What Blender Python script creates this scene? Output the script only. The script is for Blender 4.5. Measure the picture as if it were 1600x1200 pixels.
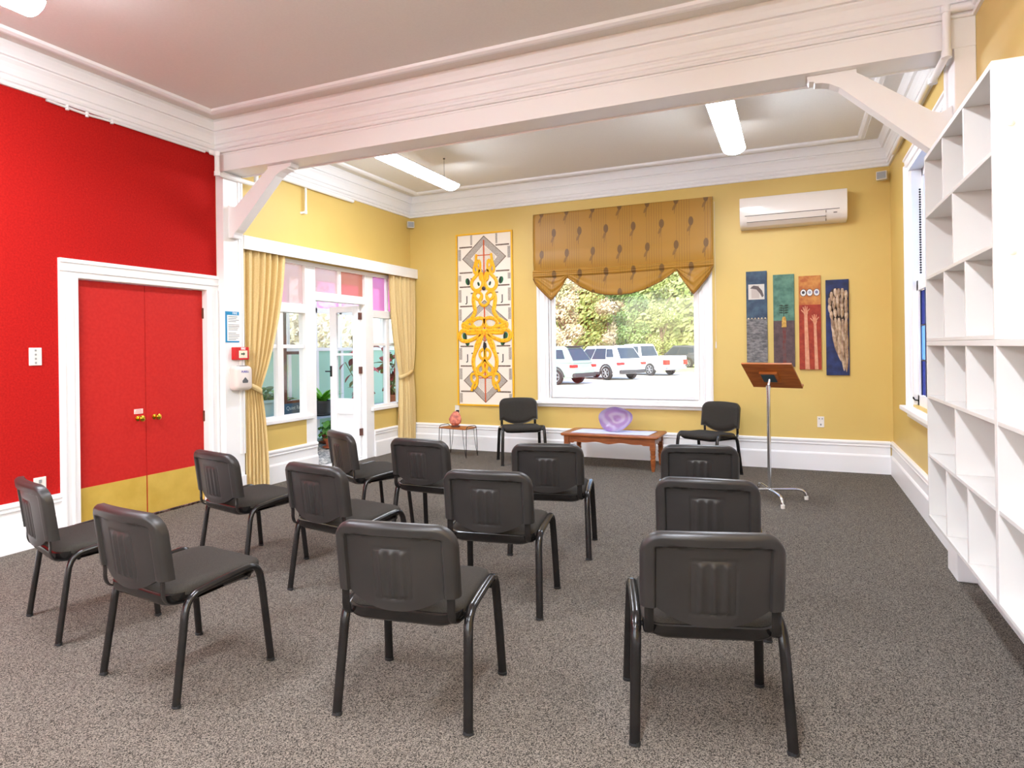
import bpy, bmesh, math, random
from mathutils import Vector, Matrix
random.seed(7)
for o_ in list(bpy.data.objects): bpy.data.objects.remove(o_)
SC = bpy.context.scene
COL = SC.collection
PI = math.pi
# ------------------------------------------------------------------ camera
F_PX, CY, YAW, ROLL = 1001.96, 544.61, 0.4146, -0.0127
cam = bpy.data.cameras.new('camera'); camo = bpy.data.objects.new('camera', cam); COL.objects.link(camo)
cam.sensor_width = 36.0; cam.lens = 36.0 * F_PX / 1600.0
cam.shift_y = (CY - 600.0) / 1600.0
cam.clip_start = 0.05; cam.clip_end = 400
fw = Vector((-math.sin(YAW), math.cos(YAW), 0)); rt = fw.cross(Vector((0, 0, 1))); up = Vector((0, 0, 1))
r2 = rt * math.cos(ROLL) + up * math.sin(ROLL); u2 = -rt * math.sin(ROLL) + up * math.cos(ROLL)
mw = Matrix((r2, u2, -fw)).transposed().to_4x4(); mw.translation = Vector((5.0812, -7.9256, 1.4))
camo.matrix_world = mw
SC.camera = camo
# ------------------------------------------------------------------ light
SC.view_settings.view_transform = 'Standard'; SC.view_settings.look = 'None'
SC.view_settings.exposure = 1.68; SC.view_settings.gamma = 1.0
SC.view_settings.use_curve_mapping = False
LAMP_E = 22.0
SKY_S = 0.27
world = bpy.data.worlds.new('world'); SC.world = world; world.use_nodes = True
wn = world.node_tree.nodes; wl = world.node_tree.links
sky = wn.new('ShaderNodeTexSky'); sky.sky_type = 'NISHITA'; sky.sun_disc = False
sky.sun_elevation = math.radians(41); sky.sun_rotation = math.radians(160); sky.air_density = 1.0; sky.dust_density = 2.5
wl.new(sky.outputs[0], wn['Background'].inputs[0]); wn['Background'].inputs[1].default_value = SKY_S
sun = bpy.data.lights.new('sun', 'SUN'); sun.energy = 1.5; sun.angle = math.radians(1.5); sun.color = (1, .95, .86)
suno = bpy.data.objects.new('sun', sun); COL.objects.link(suno)
suno.rotation_euler = Vector((-.04, .95, -.82)).to_track_quat('-Z', 'Y').to_euler()
suno.location = (10, -20, 25)

# ------------------------------------------------------------------ materials
def lin(c): return tuple(((v / 255.) / 12.92 if v / 255. <= .04045 else ((v / 255. + .055) / 1.055) ** 2.4) for v in c)
MATS = {}
def mat(name, c, rough=.5, metal=0., c2=None, nscale=8., ndetail=4., lo=.35, hi=.65, bump=0., bscale=60., emit=None, es=0., spec=.5, coat=0., stretch=None, sss=0.):
    if name in MATS: return MATS[name]
    m = bpy.data.materials.new(name); m.use_nodes = True; n = m.node_tree.nodes; l = m.node_tree.links
    p = n['Principled BSDF']; p.inputs['Base Color'].default_value = (*lin(c), 1)
    p.inputs['Roughness'].default_value = rough; p.inputs['Metallic'].default_value = metal
    p.inputs['Specular IOR Level'].default_value = spec; p.inputs['Coat Weight'].default_value = coat
    if sss: p.inputs['Subsurface Weight'].default_value = sss; p.inputs['Subsurface Radius'].default_value = (.03, .01, .005)
    tc = n.new('ShaderNodeTexCoord'); vec = tc.outputs['Object']
    if stretch:
        mp = n.new('ShaderNodeMapping'); mp.inputs['Scale'].default_value = stretch; l.new(vec, mp.inputs[0]); vec = mp.outputs[0]
    if c2:
        t = n.new('ShaderNodeTexNoise'); t.inputs['Scale'].default_value = nscale; t.inputs['Detail'].default_value = ndetail
        l.new(vec, t.inputs['Vector'])
        r = n.new('ShaderNodeValToRGB'); r.color_ramp.elements[0].position = lo; r.color_ramp.elements[1].position = hi
        r.color_ramp.elements[0].color = (*lin(c), 1); r.color_ramp.elements[1].color = (*lin(c2), 1)
        l.new(t.outputs['Fac'], r.inputs[0]); l.new(r.outputs[0], p.inputs['Base Color'])
    if bump:
        t = n.new('ShaderNodeTexNoise'); t.inputs['Scale'].default_value = bscale; t.inputs['Detail'].default_value = 3
        l.new(vec, t.inputs['Vector'])
        b = n.new('ShaderNodeBump'); b.inputs['Strength'].default_value = bump; b.inputs['Distance'].default_value = .01
        l.new(t.outputs['Fac'], b.inputs['Height']); l.new(b.outputs[0], p.inputs['Normal'])
    if emit: p.inputs['Emission Color'].default_value = (*lin(emit), 1); p.inputs['Emission Strength'].default_value = es
    MATS[name] = m; return m
def glass(name, tint=(255, 255, 255), gloss=.06, textured=0.):
    m = bpy.data.materials.new(name); m.use_nodes = True; n = m.node_tree.nodes; l = m.node_tree.links
    n.remove(n['Principled BSDF']); out = n['Material Output']
    t = n.new('ShaderNodeBsdfTransparent'); t.inputs[0].default_value = (*lin(tint), 1)
    g = n.new('ShaderNodeBsdfGlossy'); g.inputs['Roughness'].default_value = .05
    x = n.new('ShaderNodeMixShader'); x.inputs[0].default_value = gloss
    l.new(t.outputs[0], x.inputs[1]); l.new(g.outputs[0], x.inputs[2])
    last = x
    if textured:
        d = n.new('ShaderNodeBsdfTranslucent'); d.inputs[0].default_value = (*lin(tint), 1)
        y = n.new('ShaderNodeMixShader'); y.inputs[0].default_value = textured
        l.new(x.outputs[0], y.inputs[1]); l.new(d.outputs[0], y.inputs[2]); last = y
    l.new(last.outputs[0], out.inputs[0]); MATS[name] = m; return m

white = mat('white_paint', (246, 244, 242), .38)
white2 = mat('white_shelf', (224, 221, 215), .34)
yellow = mat('yellow_paint', (220, 189, 108), .5, c2=(217, 185, 103), nscale=1.5)
redwall = mat('red_hessian', (190, 31, 26), .85, c2=(164, 22, 20), nscale=75, ndetail=8, lo=.3, hi=.75, bump=.25, bscale=220, spec=.12)
reddoor = mat('red_door', (199, 42, 35), .6, c2=(192, 35, 31), nscale=40, bump=.12, bscale=260, spec=.2)
ceilm = mat('ceiling_paint', (236, 232, 224), .6, c2=(233, 229, 221), nscale=60, bump=.06, bscale=200)
carpet = mat('carpet', (44, 41, 37), .95, c2=(136, 127, 116), nscale=135, ndetail=4, lo=.38, hi=.64, bump=.25, bscale=150, spec=.1)
nt_ = carpet.node_tree; vo = nt_.nodes.new('ShaderNodeTexVoronoi'); vo.inputs['Scale'].default_value = 300
tcc = nt_.nodes.new('ShaderNodeTexCoord'); nt_.links.new(tcc.outputs['Object'], vo.inputs['Vector'])
bw = nt_.nodes.new('ShaderNodeRGBToBW'); nt_.links.new(vo.outputs['Color'], bw.inputs[0])
crp = [q for q in nt_.nodes if q.type == 'VALTORGB'][0]; nt_.links.new(bw.outputs[0], crp.inputs[0]); crp.color_ramp.elements[0].position = .22; crp.color_ramp.elements[1].position = .8
plastic = mat('black_plastic', (42, 40, 39), .36, c2=(51, 48, 46), nscale=5, bump=.05, bscale=500)
fabric = mat('charcoal_fabric', (47, 44, 40), .9, c2=(64, 60, 54), nscale=350, bump=.2, bscale=500, spec=.2)
blackmetal = mat('black_metal', (20, 19, 19), .2, c2=(32, 29, 27), nscale=20)
rubber = mat('rubber', (25, 25, 25), .7)
steel = mat('bolt_steel', (200, 200, 200), .25, 1.)
chrome = mat('chrome', (215, 218, 222), .14, 1.)
brass = mat('brass', (216, 178, 60), .22, 1.)
kick = mat('brass_kickplate', (226, 190, 88), .45, .25, c2=(214, 176, 74), nscale=6)
wood = mat('orange_wood', (170, 98, 48), .35, c2=(138, 72, 32), nscale=7, stretch=(1, 9, 9), ndetail=6)
wood2 = mat('lectern_wood', (180, 104, 44), .38, c2=(146, 78, 30), nscale=7, stretch=(1, 9, 9), ndetail=6)
brownwood = mat('brown_wood', (112, 62, 42), .5, c2=(90, 48, 34), nscale=12)
curtm = mat('curtain_cloth', (232, 207, 152), .9, c2=(227, 199, 141), nscale=90, bump=.15, bscale=300, spec=.1)
lampm = mat('lamp_diffuser', (255, 255, 255), .5, emit=(234, 242, 255), es=LAMP_E)
lampm2 = mat('lamp_diffuser_boosted', (255, 255, 255), .5, emit=(236, 242, 255), es=LAMP_E * 1.7)  # same lamp type, output boosted to brighten near beam and ceiling
greyplastic = mat('grey_plastic', (150, 150, 148), .5)
offwhite = mat('offwhite_plastic', (232, 226, 216), .35)
clear = glass('clear_glass', (250, 252, 252), .05)
pinkg = glass('pink_glass', (250, 204, 236), .05, .35)
roseg = glass('rose_glass', (254, 241, 239), .05, .4)
amberg = glass('amber_rose_glass', (246, 204, 190), .05, .4)
blueg = glass('blue_leadlight', (100, 112, 168), .06, .2)
paleblueg = glass('pale_blue_glass', (150, 184, 222), .06, .35)
mint = mat('mint_paint', (172, 218, 192), .5)

# ------------------------------------------------------------------ mesh helpers
class MB:
    def __init__(s): s.v = []; s.f = []; s.mi = []; s.cur = 0
    def add(s, vs, fs):
        b = len(s.v); s.v += [tuple(v) for v in vs]; s.f += [tuple(b + i for i in f) for f in fs]; s.mi += [s.cur] * len(fs); return s
    def box(s, x0, x1, y0, y1, z0, z1):
        return s.add([(x0, y0, z0), (x1, y0, z0), (x1, y1, z0), (x0, y1, z0), (x0, y0, z1), (x1, y0, z1), (x1, y1, z1), (x0, y1, z1)],
                     [(3, 2, 1, 0), (4, 5, 6, 7), (0, 1, 5, 4), (1, 2, 6, 5), (2, 3, 7, 6), (3, 0, 4, 7)])
    def prism(s, pts, d0, d1, axis='y'):
        n = len(pts)
        def mk(a, b, d): return {'y': (a, d, b), 'x': (d, a, b), 'z': (a, b, d)}[axis]
        return s.add([mk(a, b, d0) for a, b in pts] + [mk(a, b, d1) for a, b in pts],
                     [tuple(range(n)), tuple(reversed(range(n, 2 * n)))] + [(i, i + n, (i + 1) % n + n, (i + 1) % n) for i in range(n)])
    def tube(s, path, r, n=10, ry=None, closed=False, cap=True, ref=None):
        P = [Vector(p) for p in path]; ry = ry or r; m = len(P); b = len(s.v); vs = []
        t0 = (P[1] - P[0]).normalized(); nrm = Vector(ref) if ref else (Vector((0, 0, 1)) if abs(t0.z) < .9 else Vector((1, 0, 0)))
        for i in range(m):
            a = P[(i - 1) % m] if (closed or i > 0) else P[0]; c = P[(i + 1) % m] if (closed or i < m - 1) else P[-1]
            t = (c - a).normalized(); nrm = (nrm - t * nrm.dot(t)); nrm = nrm.normalized() if nrm.length > 1e-6 else t.orthogonal().normalized()
            bn = t.cross(nrm); rr = r[i] if isinstance(r, (list, tuple)) else r; rb = rr if isinstance(r, (list, tuple)) else ry
            for k in range(n):
                a_ = 2 * PI * k / n; vs.append(P[i] + nrm * (rr * math.cos(a_)) + bn * (rb * math.sin(a_)))
        fs = []
        for i in range(m if closed else m - 1):
            j = (i + 1) % m
            for k in range(n): fs.append((i * n + k, i * n + (k + 1) % n, j * n + (k + 1) % n, j * n + k))
        if cap and not closed: fs += [tuple(reversed(range(n))), tuple(range((m - 1) * n, m * n))]
        return s.add(vs, fs)
    def lathe(s, prof, c=(0, 0, 0), n=20, axis='z', cap=True):
        vs = []
        for r, h in prof:
            for k in range(n):
                a = 2 * PI * k / n; x, y = r * math.cos(a), r * math.sin(a)
                q = {'z': (x, y, h), 'x': (h, x, y), 'y': (x, h, y)}[axis]; vs.append((c[0] + q[0], c[1] + q[1], c[2] + q[2]))
        fs = [(i * n + k, i * n + (k + 1) % n, (i + 1) * n + (k + 1) % n, (i + 1) * n + k) for i in range(len(prof) - 1) for k in range(n)]
        if cap: fs += [tuple(reversed(range(n))), tuple(range((len(prof) - 1) * n, len(prof) * n))]
        return s.add(vs, fs)
    def grid(s, fn, nu, nv):
        vs = [fn(i / nu, j / nv) for j in range(nv + 1) for i in range(nu + 1)]
        return s.add(vs, [(j * (nu + 1) + i, j * (nu + 1) + i + 1, (j + 1) * (nu + 1) + i + 1, (j + 1) * (nu + 1) + i) for j in range(nv) for i in range(nu)])
    def ring(s, x0, x1, y0, y1, prof, close=True):
        vs = []; fs = []
        for a, z in prof: vs += [(x0 + a, y0 + a, z), (x1 - a, y0 + a, z), (x1 - a, y1 - a, z), (x0 + a, y1 - a, z)]
        m = len(prof)
        for i in range(m if close else m - 1):
            j = (i + 1) % m
            for k in range(4): fs.append((i * 4 + k, i * 4 + (k + 1) % 4, j * 4 + (k + 1) % 4, j * 4 + k))
        return s.add(vs, fs)
    def mesh(s, name, mats, smooth=False):
        me = bpy.data.meshes.new(name); me.from_pydata(s.v, [], s.f)
        for m in (mats if isinstance(mats, (list, tuple)) else [mats]): me.materials.append(m)
        for p, i in zip(me.polygons, s.mi): p.material_index = i
        bm = bmesh.new(); bm.from_mesh(me); bmesh.ops.recalc_face_normals(bm, faces=bm.faces)
        if smooth:
            for f in bm.faces: f.smooth = True
            for e in bm.edges:
                if len(e.link_faces) == 2 and e.calc_face_angle(0) > math.radians(38): e.smooth = False
        bm.to_mesh(me); bm.free(); return me
    def build(s, name, mats, parent=None, smooth=False, bevel=0, seg=2, loc=None, rot=None):
        return obj(name, s.mesh(name, mats, smooth), parent, bevel, seg, loc, rot)
def obj(name, me, parent=None, bevel=0, seg=2, loc=None, rot=None):
    o = bpy.data.objects.new(name, me); COL.objects.link(o)
    if parent is not None: o.parent = parent
    if loc: o.location = loc
    if rot: o.rotation_euler = rot
    if bevel:
        b = o.modifiers.new('bevel', 'BEVEL'); b.width = bevel; b.segments = seg; b.limit_method = 'ANGLE'; b.angle_limit = math.radians(40)
    return o
def tag(o, label=None, cat=None, group=None, kind=None):
    if label: o['label'] = label
    if cat: o['category'] = cat
    if group: o['group'] = group
    if kind: o['kind'] = kind
    return o
def thing(name, label, cat, loc=(0, 0, 0), rz=0., group=None):
    o = bpy.data.objects.new(name, None); COL.objects.link(o); o.empty_display_size = .1
    o.location = loc; o.rotation_euler = (0, 0, rz); return tag(o, label, cat, group)
def struct(o, label=None): o['kind'] = 'structure'; return tag(o, label)
def copy_tree(o, parent=None):
    c = o.copy(); COL.objects.link(c); c.parent = parent
    for ch in list(o.children): copy_tree(ch, c)
    return c
def smooth_path(pts, n=6, closed=False):
    P = [Vector(p) for p in pts]; m = len(P); out = []
    for i in range(m if closed else m - 1):
        g = lambda k: P[k % m] if closed else P[min(max(k, 0), m - 1)]
        a, b, c, d = g(i - 1), g(i), g(i + 1), g(i + 2)
        for k in range(n):
            t = k / n; out.append(.5 * ((2 * b) + (c - a) * t + (2 * a - 5 * b + 4 * c - d) * t * t + (3 * b - a - 3 * c + d) * t ** 3))
    if not closed: out.append(P[-1])
    return out
def fillet(pts, r=.04, n=5):
    P = [Vector(p) for p in pts]; out = [P[0]]
    for i in range(1, len(P) - 1):
        a = P[i] + (P[i - 1] - P[i]).normalized() * min(r, (P[i - 1] - P[i]).length * .49); c = P[i] + (P[i + 1] - P[i]).normalized() * min(r, (P[i + 1] - P[i]).length * .49)
        for k in range(n + 1):
            t = k / n; out.append(a * (1 - t) ** 2 + P[i] * 2 * t * (1 - t) + c * t * t)
    return out + [P[-1]]
def text_mesh(body, size, mname, m, extrude=.001, bold=0.):
    cu = bpy.data.curves.new(mname, 'FONT'); cu.body = body; cu.size = size; cu.align_x = 'CENTER'; cu.align_y = 'CENTER'; cu.extrude = extrude; cu.offset = bold
    to = bpy.data.objects.new(mname, cu); COL.objects.link(to)
    dg = bpy.context.evaluated_depsgraph_get(); me = bpy.data.meshes.new_from_object(to.evaluated_get(dg)); me.name = mname
    bpy.data.objects.remove(to); me.materials.clear(); me.materials.append(m); return me

# ------------------------------------------------------------------ room constants
W, W2, YB, YP, YR = 6.042, 6.07, -3.418, -3.19, -10.6
ZC, ZB = 3.58, 3.131
# ---- floor
mb = MB().box(-.0, W2, YR, 0, -.06, 0); struct(mb.build('floor', carpet), 'speckled grey brown carpet over the whole room')
# ---- walls
mb = MB().box(-.2, 0, YR, -4.75, 0, ZC).box(-.2, 0, -3.53, YB + .0, 0, ZC).box(-.2, 0, -4.75, -3.53, 2.0, ZC)
wl_ = struct(mb.build('wall_left', redwall), 'red fabric covered wall')
mb = MB()
mb.box(-.14, 0, YB, -3.06, 0, ZC)                   # beside pilaster
mb.box(-.14, 0, -3.06, -2.04, 0, .645)              # dado under left window
mb.box(-.14, 0, -.92, -.22, 0, .625)                # dado under side light
mb.box(-.14, 0, -.22, 0, 0, ZC)
mb.box(-.14, 0, -3.06, -.22, 2.42, ZC)
struct(mb.build('wall_far_left', yellow), 'yellow wall with the glazed garden door')
mb = MB()
gx0, gx1, gz0, gz1 = 2.17, 4.0, .775, 2.88
mb.box(-.14, gx0 - .04, 0, .2, 0, ZC).box(gx1 + .04, W2 + .2, 0, .2, 0, ZC).box(gx0 - .04, gx1 + .04, 0, .2, 0, gz0 - .03).box(gx0 - .04, gx1 + .04, 0, .2, gz1 + .03, ZC)
struct(mb.build('wall_back', yellow), 'yellow end wall around the picture window')
mb = MB()
ry0, ry1, rz0, rz1 = -2.75, -1.3, .86, 2.95
mb.box(W, W + .2, YP, ry0, 0, ZC).box(W, W + .2, ry1, 0, 0, ZC).box(W, W + .2, ry0, ry1, 0, rz0).box(W, W + .2, ry0, ry1, rz1, ZC)
struct(mb.build('wall_far_right', yellow), 'yellow side wall with leadlight window')
mb = MB().box(W2, W2 + .2, YR, YP, 0, ZC); struct(mb.build('wall_right', yellow), 'yellow wall behind the bookcase')
mb = MB()
RW = [(.5, 2.8), (3.2, 5.5)]  # unseen rear windows, added to let daylight into the near room
xs = [-.2, RW[0][0], RW[0][1], RW[1][0], RW[1][1], W2 + .2]
mb.box(-.2, W2 + .2, YR - .2, YR, 0, .8).box(-.2, W2 + .2, YR - .2, YR, 2.85, ZC)
for a, b in ((xs[0], xs[1]), (xs[2], xs[3]), (xs[4], xs[5])): mb.box(a, b, YR - .2, YR, .8, 2.85)
struct(mb.build('wall_rear', white), 'white unseen rear wall with two added windows')  # unseen wall, kept white for neutral bounce light
for a, b in RW:
    wb = MB(); f = .06
    wb.box(a, a + f, YR - .12, YR - .04, .8, 2.85).box(b - f, b, YR - .12, YR - .04, .8, 2.85).box(a + f, b - f, YR - .12, YR - .04, .8, .86).box(a + f, b - f, YR - .12, YR - .04, 2.79, 2.85).box(a + f, b - f, YR - .12, YR - .04, 1.8, 1.86)
    w_ = struct(wb.build('window_%d' % (4 + RW.index((a, b))), white), 'white unseen sash window added in the rear wall')
    MB().box(a + f, b - f, YR - .085, YR - .08, .86, 1.8).build('pane', clear, w_); MB().box(a + f, b - f, YR - .085, YR - .08, 1.86, 2.79).build('pane', clear, w_)
# ---- ceiling
mb = MB().box(-.2, W2 + .2, YR - .2, .2, ZC, ZC + .15); struct(mb.build('ceiling', ceilm), 'pale flat ceiling')
PROF = [(0, 3.302), (.018, 3.302), (.024, 3.312), (.018, 3.326), (.018, 3.332), (.032, 3.338), (.036, 3.352), (.028, 3.368), (.028, 3.376), (.040, 3.382), (.040, 3.395), (.044, 3.425), (.054, 3.455), (.070, 3.478), (.070, 3.488), (.092, 3.490), (.094, 3.505), (.104, 3.530), (.120, 3.556), (.122, 3.58), (0, 3.58)]
BEAD = [(.258, 3.58), (.259, 3.562), (.272, 3.550), (.300, 3.548), (.322, 3.560), (.328, 3.58)]
mb = MB().ring(0, W2, YR, YB, PROF); t1 = struct(mb.build('trim_1', white), 'white stepped cornice of the near room')
MB().ring(0, W2, YR, YB, BEAD).build('ceiling_bead', white, t1)
mb = MB().ring(0, W, YP, 0, PROF); t2 = struct(mb.build('trim_2', white), 'white stepped cornice of the far room')
MB().ring(0, W, YP, 0, BEAD).build('ceiling_bead', white, t2)
# ---- beam, pilasters, brackets
mb = MB().box(0, W2, YB, YP, ZB, ZC); beam = struct(mb.build('trim_3', white, bevel=.004), 'white boxed beam between the two rooms')
MB().box(0.1, W - .1, YB - .006, YB, 3.285, 3.30).build('beam_bead', white, beam); MB().box(.1, W - .1, YP, YP + .01, ZB - .012, ZB + .02).build('beam_edge', white, beam)
for i, (x0, x1) in enumerate(((0, .098), (5.962, W2))):
    p = struct(MB().box(x0, x1, YB, YP, 0, ZB).build('trim_%d' % (4 + i), white, bevel=.004), 'white pilaster at the %s end of the beam' % ('red wall' if i == 0 else 'bookcase'))
    s = 1 if i == 0 else -1; xf = x1 if i == 0 else x0
    a, b = sorted((xf - s * .0, xf + s * .012))
    MB().box(a, b, YP - .055, YP - .03, .4, 3.1).box(a, b, YP - .022, YP, .4, 3.1).build('moulding', white, p)
    a, b = sorted((xf - s * .02, xf + s * .022))
    MB().box(min(a, x0), max(b, x1), YB - .022, YP, 0, .19).build('plinth', white, p, bevel=.006)
    pts = [(0, 2.50), (.062, 2.50), (.07, 2.53), (.085, 2.55), (.12, 2.575), (.60, 3.03), (.655, 3.062), (.70, 3.075), (.74, 3.078), (.745, 3.09), (.775, 3.095), (.785, 3.115), (.785, 3.131), (.50, 3.131), (.50, 3.105), (.47, 3.085), (.10, 2.80), (.06, 2.785), (.03, 2.80), (0, 2.82)]
    bk = struct(MB().prism([(xf + s * u, z) for u, z in pts], -3.36, -3.255, 'y').build('trim_%d' % (6 + i), white, bevel=.004), 'white curved bracket under the beam at the %s end' % ('red wall' if i == 0 else 'bookcase'))
# ---- baseboards
BP = [(0, 0), (.030, 0), (.030, .185), (.024, .198), (.016, .205), (.016, .285), (.024, .290), (.026, .300), (.020, .306), (.020, .318), (.030, .324), (.030, .340), (.018, .353), (0, .353)]
def base_x(mb, y0, y1, x, s): mb.prism([(x + s * a, z) for a, z in BP], y0, y1, 'y')
def base_y(mb, x0, x1, y, s): mb.prism([(y + s * a, z) for a, z in BP], x0, x1, 'x')
mb = MB(); base_x(mb, YR, -4.873, 0, 1); struct(mb.build('baseboard_left', white), 'tall white baseboard under the red wall')
mb = MB(); base_x(mb, YP, -2.04, 0, 1); base_x(mb, -.925, 0, 0, 1); struct(mb.build('baseboard_far_left', white), 'tall white baseboard beside the garden door')
mb = MB(); base_y(mb, .03, W - .03, 0, -1); struct(mb.build('baseboard_back', white), 'tall white baseboard under the picture window')
mb = MB(); base_x(mb, YP, 0, W, -1); struct(mb.build('baseboard_far_right', white), 'tall white baseboard under the leadlight window')
mb = MB(); base_x(mb, YR, YB - .022, W2, -1); struct(mb.build('baseboard_right', white), 'tall white baseboard under the bookcase')
# ---- red double door
CW = [(0, 0), (.0, .028), (.018, .036), (.03, .036), (.034, .026), (.075, .022), (.08, .030), (.095, .030), (.1, .020), (.14, .018), (.14, 0)]
def casing_leg(mb, y_in, s, z0, z1, x, sx):   # vertical casing on an X wall: y_in inner edge, s direction outward
    mb.prism([(x + sx * d, y_in + s * (.14 - a)) for a, d in CW], z0, z1, 'z')
mb = MB(); casing_leg(mb, -4.735, -1, 0, 1.99, 0, 1)
mb.prism([(0 + d, -3.545 + (.125) * (1 - a / .14)) for a, d in CW], 0, 1.99, 'z')
mb.prism([(0 + d, 1.99 + (.14 - a)) for a, d in CW], -4.875, -3.42, 'y')
mb.box(-.06, 0, -4.75, -4.735, 0, 2.0).box(-.06, 0, -3.545, -3.53, 0, 2.0).box(-.06, 0, -4.75, -3.53, 1.985, 2.0)
dr = struct(mb.build('door_1', white), 'red double door in a white moulded frame')
for k, (y0, y1) in enumerate(((-4.733, -4.137), (-4.133, -3.547))):
    lf = MB().box(-.085, -.045, y0, y1, .008, 1.982).build('door_leaf', reddoor, dr, bevel=.002)
    MB().box(-.045, -.042, y0 + .004, y1 - .004, .012, .345).build('kick_plate', kick, lf)
    yk = y1 - .075 if k == 0 else y0 + .075
    MB().lathe([(.022, -.045), (.022, -.040), (.009, -.036), (.009, -.012), (.02, -.006), (.026, .006), (.024, .018), (.012, .026), (.002, .027)], (0, yk, .845), 20, 'x').build('knob', brass, lf, smooth=True)
    yh = y0 if k == 0 else y1
    for z in (.75, 1.72): MB().box(-.047, -.030, yh - .008, yh + .008, z, z + .1).build('hinge', steel if k == 0 else brownwood, lf)
stk = MB().box(-.0455, -.043, -4.245, -4.165, .885, .925).build('door_sticker', mat('sticker_pink', (250, 222, 214), .5), dr)
for q in range(3): MB().box(-.043, -.0425, -4.24 + .006 * q, -4.17 - .004 * q, .892 + .011 * q, .896 + .011 * q).build('sticker_line', mat('sticker_red', (216, 60, 50), .5), stk)
# ---- picture window on the back wall
CB = [(0, 0), (.0, .030), (.02, .040), (.036, .040), (.042, .028), (.09, .024), (.096, .034), (.112, .034), (.118, .022), (.155, .018), (.155, 0)]
mb = MB()
xi0, xi1 = 2.125, 4.045
mb.prism([(xi0 - (.155 - a), -d) for a, d in CB], .70, 2.93, 'z'); mb.prism([(xi1 + (.155 - a), -d) for a, d in CB], .70, 2.93, 'z')
mb.prism([(-d, 2.93 + (.155 - a)) for a, d in CB], xi0 - .155, xi1 + .155, 'x')
mb.box(xi0, xi0 + .02, 0, .1, .745, 2.91).box(xi1 - .02, xi1, 0, .1, .745, 2.91).box(xi0, xi1, 0, .1, 2.91, 2.93).box(xi0, xi1, -.02, .1, .715, .745)
win = struct(mb.build('window_1', white), 'large white picture window to the car park')
MB().box(1.925, 4.23, -.075, 0, .672, .712).box(1.965, 4.205, -.03, 0, .63, .672).build('window_sill', white, win, bevel=.008)
fr = MB(); fr.box(xi0 + .02, gx0 + .025, .04, .085, .745, 2.91).box(gx1 - .025, xi1 - .02, .04, .085, .745, 2.91).box(gx0 + .025, gx1 - .025, .04, .085, .745, .795).box(gx0 + .025, gx1 - .025, .04, .085, 2.86, 2.91)
fr.build('sash', white, win, bevel=.005)
MB().box(gx0 + .02, gx1 - .02, .060, .065, .79, 2.87).build('pane', clear, win)
# ---- leadlight window, far right wall
mb = MB()
mb.prism([(W - d, ry1 + .16 - (.155 - a) * -1 - .155) for a, d in CB], .82, 3.0, 'z')
mb.prism([(W - d, ry0 - (.155 - a)) for a, d in CB], .82, 3.0, 'z')
mb.prism([(W - d, 2.93 + (.155 - a)) for a, d in CB], ry0 - .155, ry1 + .155, 'y')
mb.box(W, W + .12, ry1 - .02, ry1, rz0, rz1).box(W, W + .12, ry0, ry0 + .02, rz0, rz1).box(W, W + .12, ry0, ry1, rz1 - .02, rz1)
w3 = struct(mb.build('window_2', white), 'white leadlight sash window beside the bookcase')
MB().box(W - .085, W + .12, ry0 - .19, ry1 + .19, .80, .84).box(W - .03, W, ry0 - .15, ry1 + .15, .74, .80).build('window_sill', white, w3, bevel=.006)
sb = MB(); sb.box(W + .03, W + .075, ry1 - .1, ry1 - .02, rz0 - .02, 1.95).box(W + .03, W + .075, ry0 + .02, ry0 + .1, rz0 - .02, 1.95).box(W + .03, W + .075, ry0, ry1, rz0 - .02, rz0 + .09).box(W + .03, W + .075, ry0, ry1, 1.86, 1.95)
sb.build('lower_sash', white, w3, bevel=.004)
sb = MB(); sb.box(W + .08, W + .115, ry1 - .075, ry1 - .02, 1.88, rz1 - .02).box(W + .08, W + .115, ry0 + .02, ry0 + .075, 1.88, rz1 - .02).box(W + .08, W + .115, ry0, ry1, 2.86, rz1 - .02).box(W + .08, W + .115, ry0, ry1, 1.88, 1.95)
sb.build('upper_sash', paleblueg if False else white, w3, bevel=.004)
npan = 6; ya, yb = ry0 + .1, ry1 - .1
for i in range(npan):
    for j in range(3):
        y0 = ya + (yb - ya) * i / npan; y1 = ya + (yb - ya) * (i + 1) / npan; z0 = .95 + .303 * j
        MB().box(W + .05, W + .054, y0 + .005, y1 - .005, z0 + .005, z0 + .298).build('lead_pane', blueg if (i + j) % 3 else paleblueg, w3)
lb = MB()
for i in range(npan + 1): lb.box(W + .045, W + .058, ya + (yb - ya) * i / npan - .006, ya + (yb - ya) * i / npan + .006, .95, 1.86)
for j in range(1, 3): lb.box(W + .045, W + .058, ya, yb, .945 + .303 * j, .957 + .303 * j)
lb.build('lead_came', mat('lead', (70, 70, 78), .5, .6), w3)
MB().box(W + .095, W + .099, ry0 + .07, ry1 - .07, 1.95, 2.87).build('pane', paleblueg, w3)
ch = MB()
for k in range(34): ch.lathe([(.002, -.009), (.008, -.004), (.008, .004), (.002, .009)], (W + .06, ry1 - .05, 2.02 + .022 * k), 8)
ch.build('sash_chain', rubber, w3)
MB().tube(fillet([(W + .03, ry1 - .06, .9), (W + .0, ry1 - .06, .905), (W - .01, ry1 - .06, .93), (W - .005, ry1 - .03, .915)], .01), .006, 8).build('sash_hook', blackmetal, w3, smooth=True)

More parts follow.
